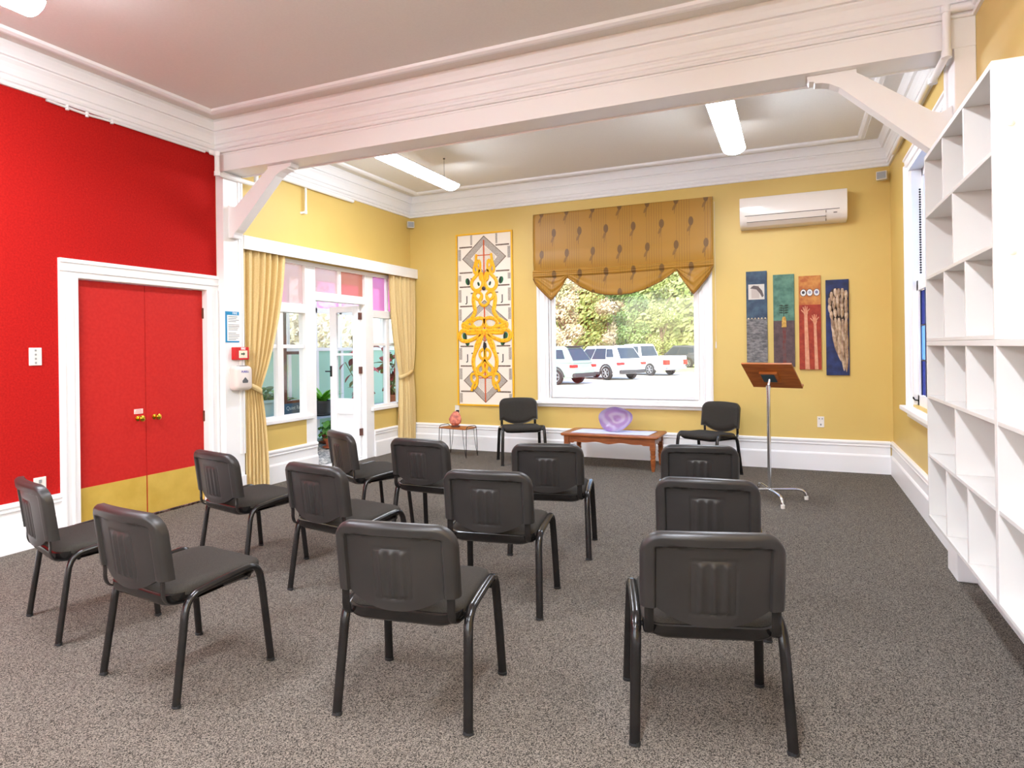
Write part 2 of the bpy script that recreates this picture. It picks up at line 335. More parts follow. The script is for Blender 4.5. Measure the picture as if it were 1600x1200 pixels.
# ---- garden door wall: frame, windows, door leaf
fx0, fx1 = -.10, .004
mb = MB()
mb.box(fx0, fx1, -3.06, -2.995, .645, 2.375)                                  # left jamb
mb.box(fx0, fx1, -2.20, -2.03, 0, 2.375).box(fx0, fx1, -1.09, -.92, 0, 2.375)   # posts
mb.box(fx0, fx1, -.27, -.22, .625, 2.375)
mb.box(fx0, fx1, -3.06, -.22, 2.375, 2.42)                                   # head
mb.box(fx0, fx1, -2.995, -2.20, 1.83, 1.935).box(fx0, fx1, -.92, -.27, 1.83, 1.93)
mb.box(fx0, fx1, -2.03, -1.09, 1.99, 2.09)
mb.box(fx0, fx1, -2.995, -2.20, .645, .70).box(fx0, fx1, -.92, -.27, .625, .675)
gw = struct(mb.build('door_2', white, bevel=.004), 'white framed glazed garden door with side windows')
MB().box(-.03, .035, -3.06, -2.10, .628, .668).box(-.03, .035, -.985, -.22, .605, .645).build('sill', white, gw, bevel=.006)
bars = MB(); bars.box(-.07, -.01, -2.625, -2.535, .70, 1.83).box(-.07, -.01, -2.625, -2.575, 1.935, 2.375).box(-.06, -.02, -2.995, -2.20, 1.435, 1.475)
bars.box(-.07, -.01, -.605, -.535, .675, 1.83).box(-.06, -.02, -.92, -.27, 1.46, 1.495).box(-.07, -.01, -.60, -.55, 1.93, 2.375).box(-.07, -.01, -1.595, -1.548, 2.09, 2.375)
bars.build('glazing_bar', white, gw, bevel=.003)
def pane(y0, y1, z0, z1, m): MB().box(-.042, -.038, y0, y1, z0, z1).build('pane', m, gw)
for y0, y1 in ((-2.995, -2.625), (-2.535, -2.20)):
    pane(y0, y1, .70, 1.435, clear); pane(y0, y1, 1.475, 1.83, clear)
pane(-2.995, -2.625, 1.935, 2.375, roseg); pane(-2.575, -2.2, 1.935, 2.375, roseg)
pane(-2.03, -1.595, 2.09, 2.375, roseg); pane(-1.548, -1.09, 2.09, 2.375, amberg)
for y0, y1 in ((-.92, -.605), (-.535, -.27)):
    pane(y0, y1, .675, 1.46, clear); pane(y0, y1, 1.495, 1.83, clear)
    pane(y0, y1, 1.93, 2.375, pinkg)
lf = MB(); yl0, yl1 = -1.135, -1.097
lf.box(-.54, -.43, yl0, yl1, .01, 1.98).box(-.17, -.07, yl0, yl1, .01, 1.98).box(-.43, -.17, yl0, yl1, 1.90, 1.98).box(-.43, -.17, yl0, yl1, 1.335, 1.365).box(-.43, -.17, yl0, yl1, .57, .775).box(-.43, -.17, yl0, yl1, .01, .14).box(-.43, -.17, yl0 + .012, yl1 - .008, .14, .57)
lf = lf.build('door_leaf', white, gw, bevel=.003)
MB().box(-.43, -.17, -1.118, -1.114, .775, 1.335).build('pane', clear, lf); MB().box(-.43, -.17, -1.118, -1.114, 1.365, 1.90).build('pane', clear, lf)
MB().box(-.535, -.505, yl0 - .006, yl0, 1.06, 1.20).tube([(-.52, yl0 - .005, 1.13), (-.52, yl0 - .04, 1.13), (-.58, yl0 - .045, 1.13)], .008, 8).build('latch_handle', blackmetal, lf)
for z in (.3, 1.1, 1.8): MB().box(-.075, -.05, yl0 - .004, yl1 + .004, z, z + .09).build('hinge', brownwood, lf)
# ---- pelmet and curtains
pm = MB().box(0, .125, YP, -.002, 2.535, 2.555).box(.105, .125, YP, -.002, 2.42, 2.535).box(0, .105, -.022, -.002, 2.42, 2.535)
tag(pm.build('curtain_pelmet', white, bevel=.003), 'long white wooden pelmet board above the garden door curtains', 'pelmet')
def curtain(label, top, tie, bot, ztie, seed):
    rnd = random.Random(seed); t = thing('curtain', label, 'curtain', (0.06, 0, 0), 0, 'tied back curtains at the garden door')
    zt, zb = 2.44, .022
    def span(z):
        if z > ztie:
            k = (zt - z) / (zt - ztie); k2 = k ** 1.8
            return [top[i] + (tie[i] - top[i]) * k2 for i in (0, 1)]
        k = (ztie - z) / (ztie - zb); k2 = 1 - (1 - k) ** 2
        return [tie[i] + (bot[i] - tie[i]) * k2 for i in (0, 1)]
    ph = [rnd.uniform(0, 6) for _ in range(4)]
    def fn(side):
        def g(u, v):
            z = zt + (zb - zt) * v; a, b = span(z)
            pinch = math.exp(-((z - ztie) / .16) ** 2)
            w = u + .012 * math.sin(9 * u + ph[1] + 2 * v) + .01 * math.sin(31 * u + ph[2])
            amp = .030 * (1 - .55 * pinch)
            x = amp * math.sin(2 * PI * 6.5 * w + ph[0] + .5 * math.sin(3 * v)) + .010 * math.sin(2 * PI * 14.3 * w + ph[3] + 2.2 * v)
            return (x + (.0025 if side else -.0025), a + (b - a) * u, z)
        return g
    m = MB(); m.grid(fn(1), 110, 60); m.grid(fn(0), 110, 60); c_ = m.build('cloth', curtm, t, smooth=True)
    m = MB(); a, b = span(ztie)
    slope = .10
    loop = []
    for k in range(40):
        q = 2 * PI * k / 40; loop.append((.052 * math.cos(q), (a + b) / 2 + (b - a) / 2 * 1.03 * math.sin(q) + .0, ztie - (slope if label.startswith('yellow curtain beside') else -slope) * .5 * math.sin(q)))
    vs = []; fs = []
    for p in loop: vs += [(p[0], p[1], p[2] - .028), (p[0], p[1], p[2] + .028)]
    n = len(loop); fs = [(2 * i, 2 * ((i + 1) % n), 2 * ((i + 1) % n) + 1, 2 * i + 1) for i in range(n)]
    m.add(vs, fs); o = m.build('tieback', curtm, t, smooth=True); sd = o.modifiers.new('solid', 'SOLIDIFY'); sd.thickness = .006
    return t
curtain('yellow curtain beside the white pilaster, held by a slanting tieback', (-3.165, -2.57), (-3.145, -2.93), (-3.165, -2.85), 1.03, 3)
curtain('yellow curtain tied back in the corner by the framed wall hanging', (-.62, -.028), (-.40, -.08), (-.42, -.04), 1.07, 5)

# ------------------------------------------------------------------ bookcase
XB, DB = 5.80, .265
def shelf_unit(label, y0, y1, z0, z1, rows, divs):
    t = thing('bookcase_unit', label, 'bookcase', (XB, y1, z0), 0, 'white open bookcase units on the wall')
    H = z1 - z0; L = y1 - y0; th = .018
    def part(n, x0, x1, a, b, c, d): return MB().box(x0, x1, a, b, c, d).build(n, white2, t, bevel=.0015)
    part('side_panel', 0, DB, -th, 0, 0, H); part('side_panel', 0, DB, -L, -L + th, 0, H)
    part('top_panel', 0, DB, -L + th, -th, H - th * 1.4, H); part('bottom_panel', 0, DB, -L + th, -th, 0, th)
    part('back_panel', DB - .006, DB, -L + th, -th, th, H - th * 1.4)
    zz = [th] + [r - z0 for r in rows] + [H - th * 1.4]
    for r in zz[1:-1]: part('shelf', .002, DB - .006, -L + th, -th, r - th / 2, r + th / 2)
    for i, dv in enumerate(divs):
        lo = zz[i] + (th / 2 if i else 0); hi = zz[i + 1] - (th / 2 if i < len(divs) - 1 else 0)
        for y in dv: part('divider', .003, DB - .006, y - y1 - th / 2, y - y1 + th / 2, lo, hi)
    return t
yA, yBk, zs = -3.445, -4.865, 1.411
D3, D2 = (-3.93, -4.385), (-4.15,)
u1 = shelf_unit('white open bookcase unit of eight compartments, stacked on the lower one beside the pilaster', yBk, yA, zs + .001, 2.503, (1.783, 2.147), (D3, D2, D3))
for z in (2.25, 1.75):
    MB().lathe([(.012, 0), (.012, -.003), (.004, -.005)], (.06, -1.42, z - zs), 12, 'y').build('cam_cover', white2, u1)
shelf_unit('white open bookcase unit of eight compartments, carrying another unit, beside the pilaster', yBk, yA, .368, zs, (.741, 1.085), (D3, D2, D3))
shelf_unit('white low bookcase unit with nothing stacked on it', yBk - 1.42, yBk - .001, .368, zs, (.741, 1.085), (tuple(d - 1.42 for d in D3), tuple(d - 1.42 for d in D2), tuple(d - 1.42 for d in D3)))

# ------------------------------------------------------------------ chairs
def back_y(x, z): return -.288 - (z - .497) * .13 + .042 * (x / .241) ** 2
def back_solid(hw, ztop, inset, off0, off1, relief):
    m = MB(); nx, nz = (72, 44)
    def zt(x):
        a = abs(x); r = .075; z = ztop - .012 * (a / hw) ** 2
        if a > hw - r: z -= r - math.sqrt(max(0, r * r - (a - (hw - r)) ** 2))
        return z
    def zb(x):
        a = abs(x); wing = .185
        if a > wing: return .497 + inset
        return .440 + inset + .055 * (a / wing) ** 2.2
    def fn(side):
        def g(u, v):
            x = hw * math.sin((u - .5) * PI) if not relief else hw * (2 * u - 1)
            x = max(-hw * .9995, min(hw * .9995, x)); z = zb(x) + (zt(x) - zb(x)) * v
            y = back_y(x, z)
            ed = min(hw - abs(x), zt(x) - z, (z - zb(x)) if not relief else 9)
            if side == 0:
                y += off0
                if relief:
                    e2 = min(hw - abs(x), zt(x) - z)
                    t = min(1, max(0, (e2 - .045) / .008)); y += .016 * t * t * (3 - 2 * t)      # recessed panel inside the rim
                    if e2 < .016: y += .016 * (1 - e2 / .016) ** 2
                    for xr in (-.042, 0, .042):
                        dx = abs(x - xr); dz = max(0, .50 - z, z - .655)
                        q = max(0, 1 - (dx / .012) ** 2 - (dz / .012) ** 2); y -= .006 * q
                    bx_ = max(abs(x) - .075, .485 - z, z - .675)
                    if abs(bx_) < .006: y += .003 * (1 - abs(bx_) / .006)
                else: y += .0
            else:
                y += off1 + (0 if relief else .018 * (1 - (1 - min(1, ed / .06)) ** 2))
            return (x, y, z)
        return g
    m.grid(fn(0), nx, nz); n0 = len(m.v); m.grid(fn(1), nx, nz)
    st = nx + 1; b = []
    loop = list(range(st)) + [j * st + nx for j in range(1, nz + 1)] + [nz * st + i for i in range(nx - 1, -1, -1)] + [j * st for j in range(nz - 1, 0, -1)]
    k = len(loop); m.f += [(loop[i], loop[(i + 1) % k], n0 + loop[(i + 1) % k], n0 + loop[i]) for i in range(k)]; m.mi += [0] * k
    return m
def rrect(hx, y0, y1, r, n=6, taper=0.):
    pts = []
    for cx, cy, a0 in ((hx - r, y1 - r, 0), (-hx + r, y1 - r, 90), (-hx + r, y0 + r, 180), (hx - r, y0 + r, 270)):
        for k in range(n + 1):
            a = math.radians(a0 + 90 * k / n); pts.append((cx + r * math.cos(a), cy + r * math.sin(a)))
    return pts
def pad(out, layers, zfn=lambda x, y: 0):
    m = MB(); n = len(out); cx = sum(p[0] for p in out) / n; cy = sum(p[1] for p in out) / n; vs = []
    for ins, z in layers:
        for x, y in out:
            dx, dy = x - cx, y - cy; d = math.hypot(dx, dy); k = max(0, (d - ins) / d); X, Y = cx + dx * k, cy + dy * k
            vs.append((X, Y, z + zfn(X, Y)))
    fs = [(i * n + k, i * n + (k + 1) % n, (i + 1) * n + (k + 1) % n, (i + 1) * n + k) for i in range(len(layers) - 1) for k in range(n)]
    fs += [tuple(reversed(range(n))), tuple(range((len(layers) - 1) * n, len(layers) * n))]
    return m.add(vs, fs)
def make_chair():
    t = thing('stacking_chair', 'x', 'chair')
    seat_z = lambda x, y: .022 * (y + .2) - .10 * max(0, y - .15) ** 2 * 4 - (.04 * max(0, -y - .12))
    pad(rrect(.232, -.215, .232, .075, 8), [(.02, .402), (.004, .408), (0, .418), (0, .432), (.006, .443), (.022, .450), (.06, .453), (.12, .453)], seat_z).build('seat', fabric, t, smooth=True)
    pad(rrect(.230, -.229, .215, .075, 8), [(.07, .372), (.03, .378), (.008, .392), (0, .405), (0, .430), (.012, .433)], seat_z).build('seat_pan', blackmetal, t, smooth=True)
    back_solid(.243, .774, 0, 0, .040, True).build('back_shell', plastic, t, smooth=True)
    back_solid(.230, .767, .014, .03, .044, False).build('back_cushion', fabric, t, smooth=True)
    for s in (-1, 1):
        q = [(s * .267, -.225, .004), (s * .2585, -.190, .25), (s * .254, -.170, .37), (s * .2515, -.135, .413), (s * .250, -.08, .426), (s * .250, .09, .446), (s * .2505, .145, .445), (s * .252, .175, .418), (s * .254, .187, .37), (s * .259, .200, .25), (s * .267, .225, .004)]
        f = MB().tube(smooth_path(q, 5), .0190, 14, ry=.014, ref=(1, 0, 0)).build('leg_frame', blackmetal, t, smooth=True)
        for y in (-.225, .225): MB().tube([(s * .267, y, 0), (s * .266, y * .985, .014)], .0205, 14, ry=.0155, ref=(1, 0, 0)).build('foot_cap', rubber, f)
        for y, z in ((.183, .395), (.196, .29), (-.168, .36)): MB().lathe([(.006, 0), (.006, s * .004), (.002, s * .007)], (s * .264, y, z), 8, 'x').build('bolt', steel, f)
        MB().tube(smooth_path([(s * .213, .02, .395), (s * .213, -.14, .386), (s * .213, -.215, .398), (s * .213, -.238, .43), (s * .213, -.240, .48), (s * .213, -.246, .54)], 4), .005, 8, ry=.016, ref=(0, 0, 1)).build('back_bracket', blackmetal, t, smooth=True)
    for y, z in ((-.13, .392), (.13, .412)): MB().tube([(-.25, y, z), (.25, y, z)], .009, 10).build('crossbar', blackmetal, t, smooth=True)
    return t
chair0 = make_chair(); used = []
def put_chair(label, x, y, th, group):
    c_ = chair0 if not used else copy_tree(chair0)
    used.append(1); c_.location = (x, y, 0); c_.rotation_euler = (0, 0, th); tag(c_, label, 'chair', group); return c_
ROWN = ['row farthest from the window', 'middle row', 'row nearest the window']
PLN = ['at the red wall end of the', 'second from the red wall in the', 'second from the bookcase in the', 'at the bookcase end of the']
ROWS = [[(1.635, -5.694, -.302), (2.597, -5.898, -.12), (3.685, -5.684, .148), (4.743, -5.404, .291)],
        [(1.749, -4.697, -.219), (2.655, -4.832, -.162), (3.569, -4.667, .141), (4.661, -4.484, .112)],
        [(1.951, -3.653, -.513), (2.643, -3.772, -.04), (3.521, -3.693, .2), (4.477, -3.437, .16)]]
for r, row in enumerate(ROWS):
    for k, (x, y, th) in enumerate(row): put_chair('black padded chair %s %s' % (PLN[k], ROWN[r]), x, y, th, 'audience chairs in three rows')
put_chair('black chair facing the rows, between wall hanging and coffee table', 1.99, -.646, 3.694, 'chairs facing the audience')
put_chair('black chair facing the rows, between coffee table and lectern', 4.2, -.629, 2.626, 'chairs facing the audience')

# ------------------------------------------------------------------ coffee table, bowl, runner
ct = thing('coffee_table', 'low orange wooden table with scalloped aprons under the picture window', 'table', (3.115, -.50, 0))
pad(rrect(.575, -.285, .285, .03, 4), [(.012, .368), (0, .376), (0, .388), (.008, .397), (.016, .398)]).build('tabletop', wood, ct, smooth=True)
LEG = [(.016, 0), (.022, .03), (.028, .10), (.030, .135), (.024, .14), (.026, .15), (.030, .155), (.030, .18), (.024, .185), (.029, .195), (.030, .24)]
for sx in (-1, 1):
    for sy in (-1, 1):
        m = MB().lathe(LEG, (sx * .505, sy * .225, 0), 16); m.box(sx * .505 - .03, sx * .505 + .03, sy * .225 - .03, sy * .225 + .03, .24, .37); m.build('leg', wood, ct, smooth=True)
def apron(L):
    top = [(L, .37), (-L, .37)]; bot = []
    for k in range(41):
        u = -1 + 2 * k / 40; bot.append((u * L, .298 - .012 * math.cos(u * PI * 3) * (1 - abs(u)) - .012 * (abs(u) > .85)))
    return bot + top
for sy in (-1, 1): MB().prism(apron(.475), sy * .235 - .01, sy * .235 + .01, 'y').build('apron', wood, ct)
for sx in (-1, 1): MB().prism(apron(.195), sx * .515 - .01, sx * .515 + .01, 'x').build('apron', wood, ct)
rm = mat('runner_cloth', (222, 226, 246), .8, c2=(206, 212, 240), nscale=14, stretch=(1, 6, 1))
tag(MB().grid(lambda u, v: (2.66 + .92 * u + .03 * (v - .5), -.70 + .37 * v, .4005 + .002 * abs(math.sin(9 * u + 3 * v))), 40, 12).build('table_runner', rm, smooth=True), 'pale lilac cloth runner laid along the coffee table', 'table runner').modifiers.new('solid', 'SOLIDIFY').thickness = .002
gm = bpy.data.materials.new('lilac_glass'); gm.use_nodes = True; n_ = gm.node_tree.nodes; l_ = gm.node_tree.links; p_ = n_['Principled BSDF']
p_.inputs['Roughness'].default_value = .08; p_.inputs['Transmission Weight'].default_value = .55
wv = n_.new('ShaderNodeTexWave'); wv.wave_type = 'RINGS'; wv.rings_direction = 'Y'; wv.inputs['Scale'].default_value = 3.2; wv.inputs['Distortion'].default_value = 9; wv.inputs['Detail'].default_value = 2
tc_ = n_.new('ShaderNodeTexCoord'); l_.new(tc_.outputs['Object'], wv.inputs['Vector']); rp = n_.new('ShaderNodeValToRGB')
rp.color_ramp.elements[0].color = (*lin((196, 164, 222)), 1); rp.color_ramp.elements[1].color = (*lin((222, 212, 246)), 1); rp.color_ramp.elements[0].position = .2
l_.new(wv.outputs[0], rp.inputs[0]); l_.new(rp.outputs[0], p_.inputs['Base Color'])
def bowl_r(a): return 1 + .05 * math.sin(2 * a + .6) + .035 * math.sin(3 * a + 1) + .02 * math.sin(5 * a)
m = MB(); NA = 48; prof = [(.0, .03), (.06, .028), (.11, .012), (.15, -.02), (.17, -.055), (.176, -.06), (.172, -.048), (.155, -.008), (.115, .03), (.06, .05), (.0, .052)]
vs = []
for r, d in prof:
    for k in range(NA):
        a = 2 * PI * k / NA; R_ = r * bowl_r(a); vs.append((R_ * 1.12 * math.cos(a), d + .02 * math.sin(2 * a) * (r / .17), R_ * .84 * math.sin(a)))
m.add(vs, [(i * NA + k, i * NA + (k + 1) % NA, (i + 1) * NA + (k + 1) % NA, (i + 1) * NA + k) for i in range(len(prof) - 1) for k in range(NA)])
tag(m.build('glass_bowl', gm, smooth=True, loc=(3.135, -.46, .545), rot=(-.12, 0, 0)), 'swirled lilac art glass bowl standing on edge on the coffee table', 'glass bowl')

# ------------------------------------------------------------------ lectern
lc = thing('lectern', 'wooden topped lectern on a chrome pole with bent tube feet', 'lectern', (4.862, -1.667, 0), -.34)
MB().tube([(0, 0, .07), (0, 0, 1.03)], .0165, 16).build('pole', chrome, lc, smooth=True)
for a in (40, 130, 220, 310):
    d = Vector((math.cos(math.radians(a)), math.sin(math.radians(a)), 0))
    f = MB().tube(fillet([d * 0 + Vector((0, 0, .095)), d * .25 + Vector((0, 0, .095)), d * .31 + Vector((0, 0, .075)), d * .325 + Vector((0, 0, .015))], .045), .0125, 12).build('foot_tube', chrome, lc, smooth=True)
    MB().lathe([(.017, 0), (.018, .03), (.014, .034)], d * .325, 12).build('foot_cap', offwhite, f, smooth=True)
tilt = .683
dk = MB().box(-.225, .225, -.178, .178, -.009, .009).build('desk_panel', wood2, lc, bevel=.003, loc=(.025, .02, 1.126), rot=(-tilt, 0, 0))
MB().box(-.225, .225, .16, .178, .009, .032).build('book_ledge', wood2, dk, bevel=.003)
MB().box(-.09, .07, -.07, .065, -.035, -.009).build('mount_block', wood2, dk, bevel=.003); MB().box(-.075, .045, -.055, .05, -.039, -.035).build('mount_plate', mat('dark_plate', (60, 84, 92), .35, .4), dk)
MB().tube([(0, 0, 1.02), (.01, .01, 1.10)], .012, 10).lathe([(.02, 1.0), (.02, 1.035), (.012, 1.04)], (0, 0, 0), 14).build('swivel_joint', chrome, lc, smooth=True)

# ------------------------------------------------------------------ side table with salt lamp
st = thing('side_table', 'small wooden side table on black hairpin wire legs', 'side table', (1.02, -.50, 0), -.16)
MB().box(-.215, .215, -.13, .13, .362, .378).build('tabletop', wood2, st, bevel=.004)
for sx in (-1, 1):
    lp = [(sx * .225, -.125, .002), (sx * .222, -.11, .36), (sx * .222, -.10, .39), (sx * .222, -.07, .402), (sx * .222, .07, .402), (sx * .222, .10, .39), (sx * .222, .11, .36), (sx * .225, .125, .002)]
    MB().tube(fillet(lp, .02), .0045, 8).build('leg', blackmetal, st, smooth=True)
    for sy in (-1, 1): MB().tube(smooth_path([(sx * .17, sy * .12, .362), (sx * .185, sy * .122, .2), (sx * .222, sy * .124, .012)], 4), .0035, 6).build('leg_brace', blackmetal, st, smooth=True)
sl = thing('salt_lamp', 'glowing pink rock salt lamp on a dark wooden base', 'lamp', (.985, -.50, .3785), .3)
MB().lathe([(.06, 0), (.062, .006), (.058, .016)], (0, 0, 0), 20).build('lamp_base', brownwood, sl)
bm = bmesh.new(); bmesh.ops.create_icosphere(bm, subdivisions=2, radius=1)
rr = random.Random(4); dirs = [(Vector((rr.uniform(-1, 1), rr.uniform(-1, 1), rr.uniform(-.7, 1))).normalized(), rr.uniform(.78, .95)) for _ in range(16)]
for v in bm.verts:
    for d, k in dirs:
        e = v.co.dot(d)
        if e > k: v.co -= d * (e - k)
    v.co = Vector((v.co.x * .088, v.co.y * .078, max(.016, .105 + v.co.z * .115 * (1 if v.co.z > 0 else .85))))
    if v.co.z > .1: v.co.x *= 1 - (v.co.z - .1) * 1.8; v.co.y *= 1 - (v.co.z - .1) * 1.8
me = bpy.data.meshes.new('salt_rock'); bm.to_mesh(me); bm.free()
me.materials.append(mat('salt_rock', (222, 138, 112), .55, c2=(168, 92, 82), nscale=24, lo=.4, hi=.62, emit=(255, 96, 30), es=.03, bump=.8, bscale=26)); obj('salt_rock', me, sl)

# ------------------------------------------------------------------ ceiling lamps
def ceiling_lamp(label, x, y0, y1, zb=3.25, dm=None):
    t = thing('ceiling_lamp', label, 'light', (x, (y0 + y1) / 2, zb), 0, 'hanging fluorescent lamps'); L = (y1 - y0) / 2; hw = .105
    arc = [(hw * math.sin(a), .075 - .075 * math.cos(a)) for a in [(-1 + 2 * k / 16) * 1.25 for k in range(17)]]
    arc = [(u / math.sin(1.25) , v) for u, v in arc]
    MB().prism(arc + [(arc[-1][0], arc[-1][1] + .004), (arc[0][0], arc[0][1] + .004)], -L, L, 'y').build('diffuser', dm or lampm, t, smooth=True)
    zt = arc[0][1] + .005
    MB().box(-hw - .002, hw + .002, -L, L, zt, zt + .012).box(-.05, .05, -L + .03, L - .03, zt + .012, zt + .045).build('housing', offwhite, t, bevel=.003)
    for yy in (-L * .75, L * .75):
        MB().tube([(0, yy, zt + .04), (0, yy, ZC - zb)], .0022, 6).build('wire', blackmetal, t)
        MB().lathe([(.012, ZC - zb - .012), (.012, ZC - zb)], (0, yy, 0), 10).build('ceiling_hook', blackmetal, t)
ceiling_lamp('hanging fluorescent lamp in the far room, over the garden door side', 1.45, -2.73, -1.36)
ceiling_lamp('hanging fluorescent lamp in the far room, over the bookcase side', 4.57, -2.73, -1.36)
ceiling_lamp('hanging fluorescent lamp in the near room, over the red wall side', 1.30, -7.13, -5.76, dm=lampm2)
ceiling_lamp('unseen fluorescent lamp added in the near room, over the bookcase side', 4.60, -7.13, -5.76, dm=lampm2)  # unseen lamp opposite the visible one, added to light the near room
ceiling_lamp('unseen fluorescent lamp added by the rear windows, over the red wall side', 1.30, -9.8, -8.43, dm=lampm2)  # unseen lamp behind the camera, added to brighten the near room
ceiling_lamp('unseen fluorescent lamp added by the rear windows, over the bookcase side', 4.60, -9.8, -8.43, dm=lampm2)  # second added lamp behind the camera, also brightens the near room

# ------------------------------------------------------------------ roman blind
bl = bpy.data.materials.new('blind_cloth'); bl.use_nodes = True; n_ = bl.node_tree.nodes; l_ = bl.node_tree.links; p_ = n_['Principled BSDF']; p_.inputs['Roughness'].default_value = .48; p_.inputs['Sheen Weight'].default_value = .2
tc_ = n_.new('ShaderNodeTexCoord'); sx_ = n_.new('ShaderNodeSeparateXYZ'); l_.new(tc_.outputs['Object'], sx_.inputs[0])
def mth(op, a, b=None, c=None):
    q = n_.new('ShaderNodeMath'); q.operation = op
    for i, v in enumerate((a, b, c)):
        if v is None: continue
        if isinstance(v, (int, float)): q.inputs[i].default_value = v
        else: l_.new(v, q.inputs[i])
    return q.outputs[0]
X_, Z_ = sx_.outputs[0], sx_.outputs[2]
stripe = mth('GREATER_THAN', mth('SINE', mth('MULTIPLY', X_, 210.)), .86)
zone = mth('GREATER_THAN', mth('SINE', mth('MULTIPLY', X_, 18.2)), -.2); stripe = mth('MULTIPLY', mth('MULTIPLY', stripe, zone), .4)
row = mth('FLOOR', mth('DIVIDE', Z_, .27)); xo = mth('ADD', X_, mth('MULTIPLY', mth('MODULO', row, 2.), .1725))
cu = mth('SUBTRACT', mth('FRACT', mth('DIVIDE', xo, .345)), .5); cv = mth('SUBTRACT', mth('FRACT', mth('DIVIDE', Z_, .27)), .5)
def ell(cx, cy, rx, ry, sk=0.):
    a = mth('DIVIDE', mth('SUBTRACT', mth('SUBTRACT', cu, mth('MULTIPLY', cv, sk)), cx), rx); b = mth('DIVIDE', mth('SUBTRACT', cv, cy), ry)
    return mth('LESS_THAN', mth('ADD', mth('MULTIPLY', a, a), mth('MULTIPLY', b, b)), 1.)
tul = mth('MAXIMUM', mth('MAXIMUM', mth('MULTIPLY', ell(.02, .2, .085, .2), 1.), mth('MULTIPLY', ell(0, -.1, .05, .16, .35), .7)), mth('MULTIPLY', ell(.0, -.2, .012, .25, .1), .8))
fac = mth('MAXIMUM', stripe, mth('MULTIPLY', tul, .75))
mx = n_.new('ShaderNodeMix'); mx.data_type = 'RGBA'; l_.new(fac, mx.inputs['Factor']); mx.inputs['A'].default_value = (*lin((168, 120, 26)), 1); mx.inputs['B'].default_value = (*lin((80, 52, 20)), 1)
l_.new(mx.outputs['Result'], p_.inputs['Base Color'])
rb = thing('roman_blind', 'golden brown tulip patterned roman blind with swagged hem over the picture window', 'blind', (0, 0, 0))
bx0, bx1 = 1.957, 4.226
MB().box(bx0, bx1, -.085, -.045, 3.12, 3.155).build('head_rail', bl, rb)
def bl_top(u, v):
    x = bx0 + (bx1 - bx0) * u; z = 3.152 - (3.152 - 2.40) * v
    return (x, -.088 - .010 * math.sin(v * PI * 1.1) - .004 * math.sin(5 * u + 4 * v) - (.012 if v > .66 else 0) * math.sin((v - .66) / .34 * PI), z)
m = MB().grid(bl_top, 60, 40); o = m.build('blind_panel', bl, rb, smooth=True); o.modifiers.new('s', 'SOLIDIFY').thickness = .004
for i in range(3):
    def fold(u, v, i=i):
        x = bx0 - .004 + (bx1 - bx0 + .008) * u; a = v * PI
        return (x, -.085 - (.030 - .005 * i) * math.sin(a) - .004 * i, 2.425 - .022 * i - .055 * v - .008 * math.sin(3 * u + i) - .012 * (1 - abs(2 * u - 1)) * (i == 2))
    MB().grid(fold, 60, 8).build('blind_fold', bl, rb, smooth=True)
HEM = [(1.957, 2.31), (1.99, 2.235), (2.06, 2.155), (2.13, 2.085), (2.205, 2.015), (2.26, 2.07), (2.32, 2.14), (2.37, 2.21), (2.405, 2.28), (2.43, 2.30), (2.48, 2.265), (2.6, 2.175), (2.75, 2.10), (2.92, 2.06), (3.08, 2.05), (3.25, 2.062), (3.42, 2.10), (3.6, 2.18), (3.72, 2.25), (3.79, 2.305), (3.81, 2.31), (3.83, 2.27), (3.87, 2.20), (3.93, 2.11), (3.995, 2.015), (4.06, 2.085), (4.13, 2.17), (4.19, 2.25), (4.226, 2.33)]
def hem(x):
    for (a, za), (b, zb_) in zip(HEM, HEM[1:]):
        if a <= x <= b: return za + (zb_ - za) * (x - a) / (b - a)
    return HEM[-1][1]
def swag(u, v):
    x = bx0 + (bx1 - bx0) * u; zt = 2.385; zb_ = hem(x); z = zt + (zb_ - zt) * v
    tail = min(1, max(0, abs(x - 3.1) - .62) / .1); g = 22 if tail > .5 else 9
    return (x, -.078 - .030 * math.sin(min(1, v * 1.1) * PI * .5) - (.010 * math.sin(g * v + (x - 3.1) ** 2 * 9)) * v * (1 if tail < .5 else 1.2), z)
m = MB().grid(swag, 150, 26); o = m.build('swag_hem', bl, rb, smooth=True); o.modifiers.new('s', 'SOLIDIFY').thickness = .005
hm = [(x, -.112, hem(x)) for x in [bx0 + (bx1 - bx0) * k / 120 for k in range(121)]]
MB().tube(hm, .005, 6).build('hem_piping', mat('piping', (120, 76, 26), .6), rb, smooth=True)
MB().tube([(4.24, -.06, 3.1), (4.24, -.05, 1.45)], .0018, 6).lathe([(.003, 1.37), (.009, 1.385), (.006, 1.45)], (4.24, -.05, 0), 10).build('pull_cord', offwhite, rb)

# ------------------------------------------------------------------ air conditioner
ac = thing('air_conditioner', 'white wall mounted air conditioner above the painted panels', 'air conditioner', (5.075, 0, 2.735))
pf = [(0, .0), (-.02, .0), (-.135, .012), (-.175, .04), (-.198, .085), (-.205, .12), (-.208, .20), (-.205, .30), (-.19, .336), (-.17, .342), (0, .342)]
MB().prism(pf, -.545, .545, 'x').build('body', mat('ac_shell', (236, 226, 214), .12, coat=.4), ac, smooth=True, bevel=.004)
sl_ = mat('ac_slot', (70, 58, 46), .6)
MB().box(-.49, .47, -.2095, -.200, .125, .131).build('panel_gap', sl_, ac)
fl = MB().prism([(-.1965, .06), (-.199, .06), (-.2115, .118), (-.209, .118)], -.47, .335, 'x').build('louvre_flap', mat('ac_flap', (226, 214, 200), .25), ac)
MB().prism([(-.150, .0175), (-.153, .0135), (-.2015, .055), (-.198, .057)], -.47, .335, 'x').build('louvre_blade', MATS['ac_flap'], ac)
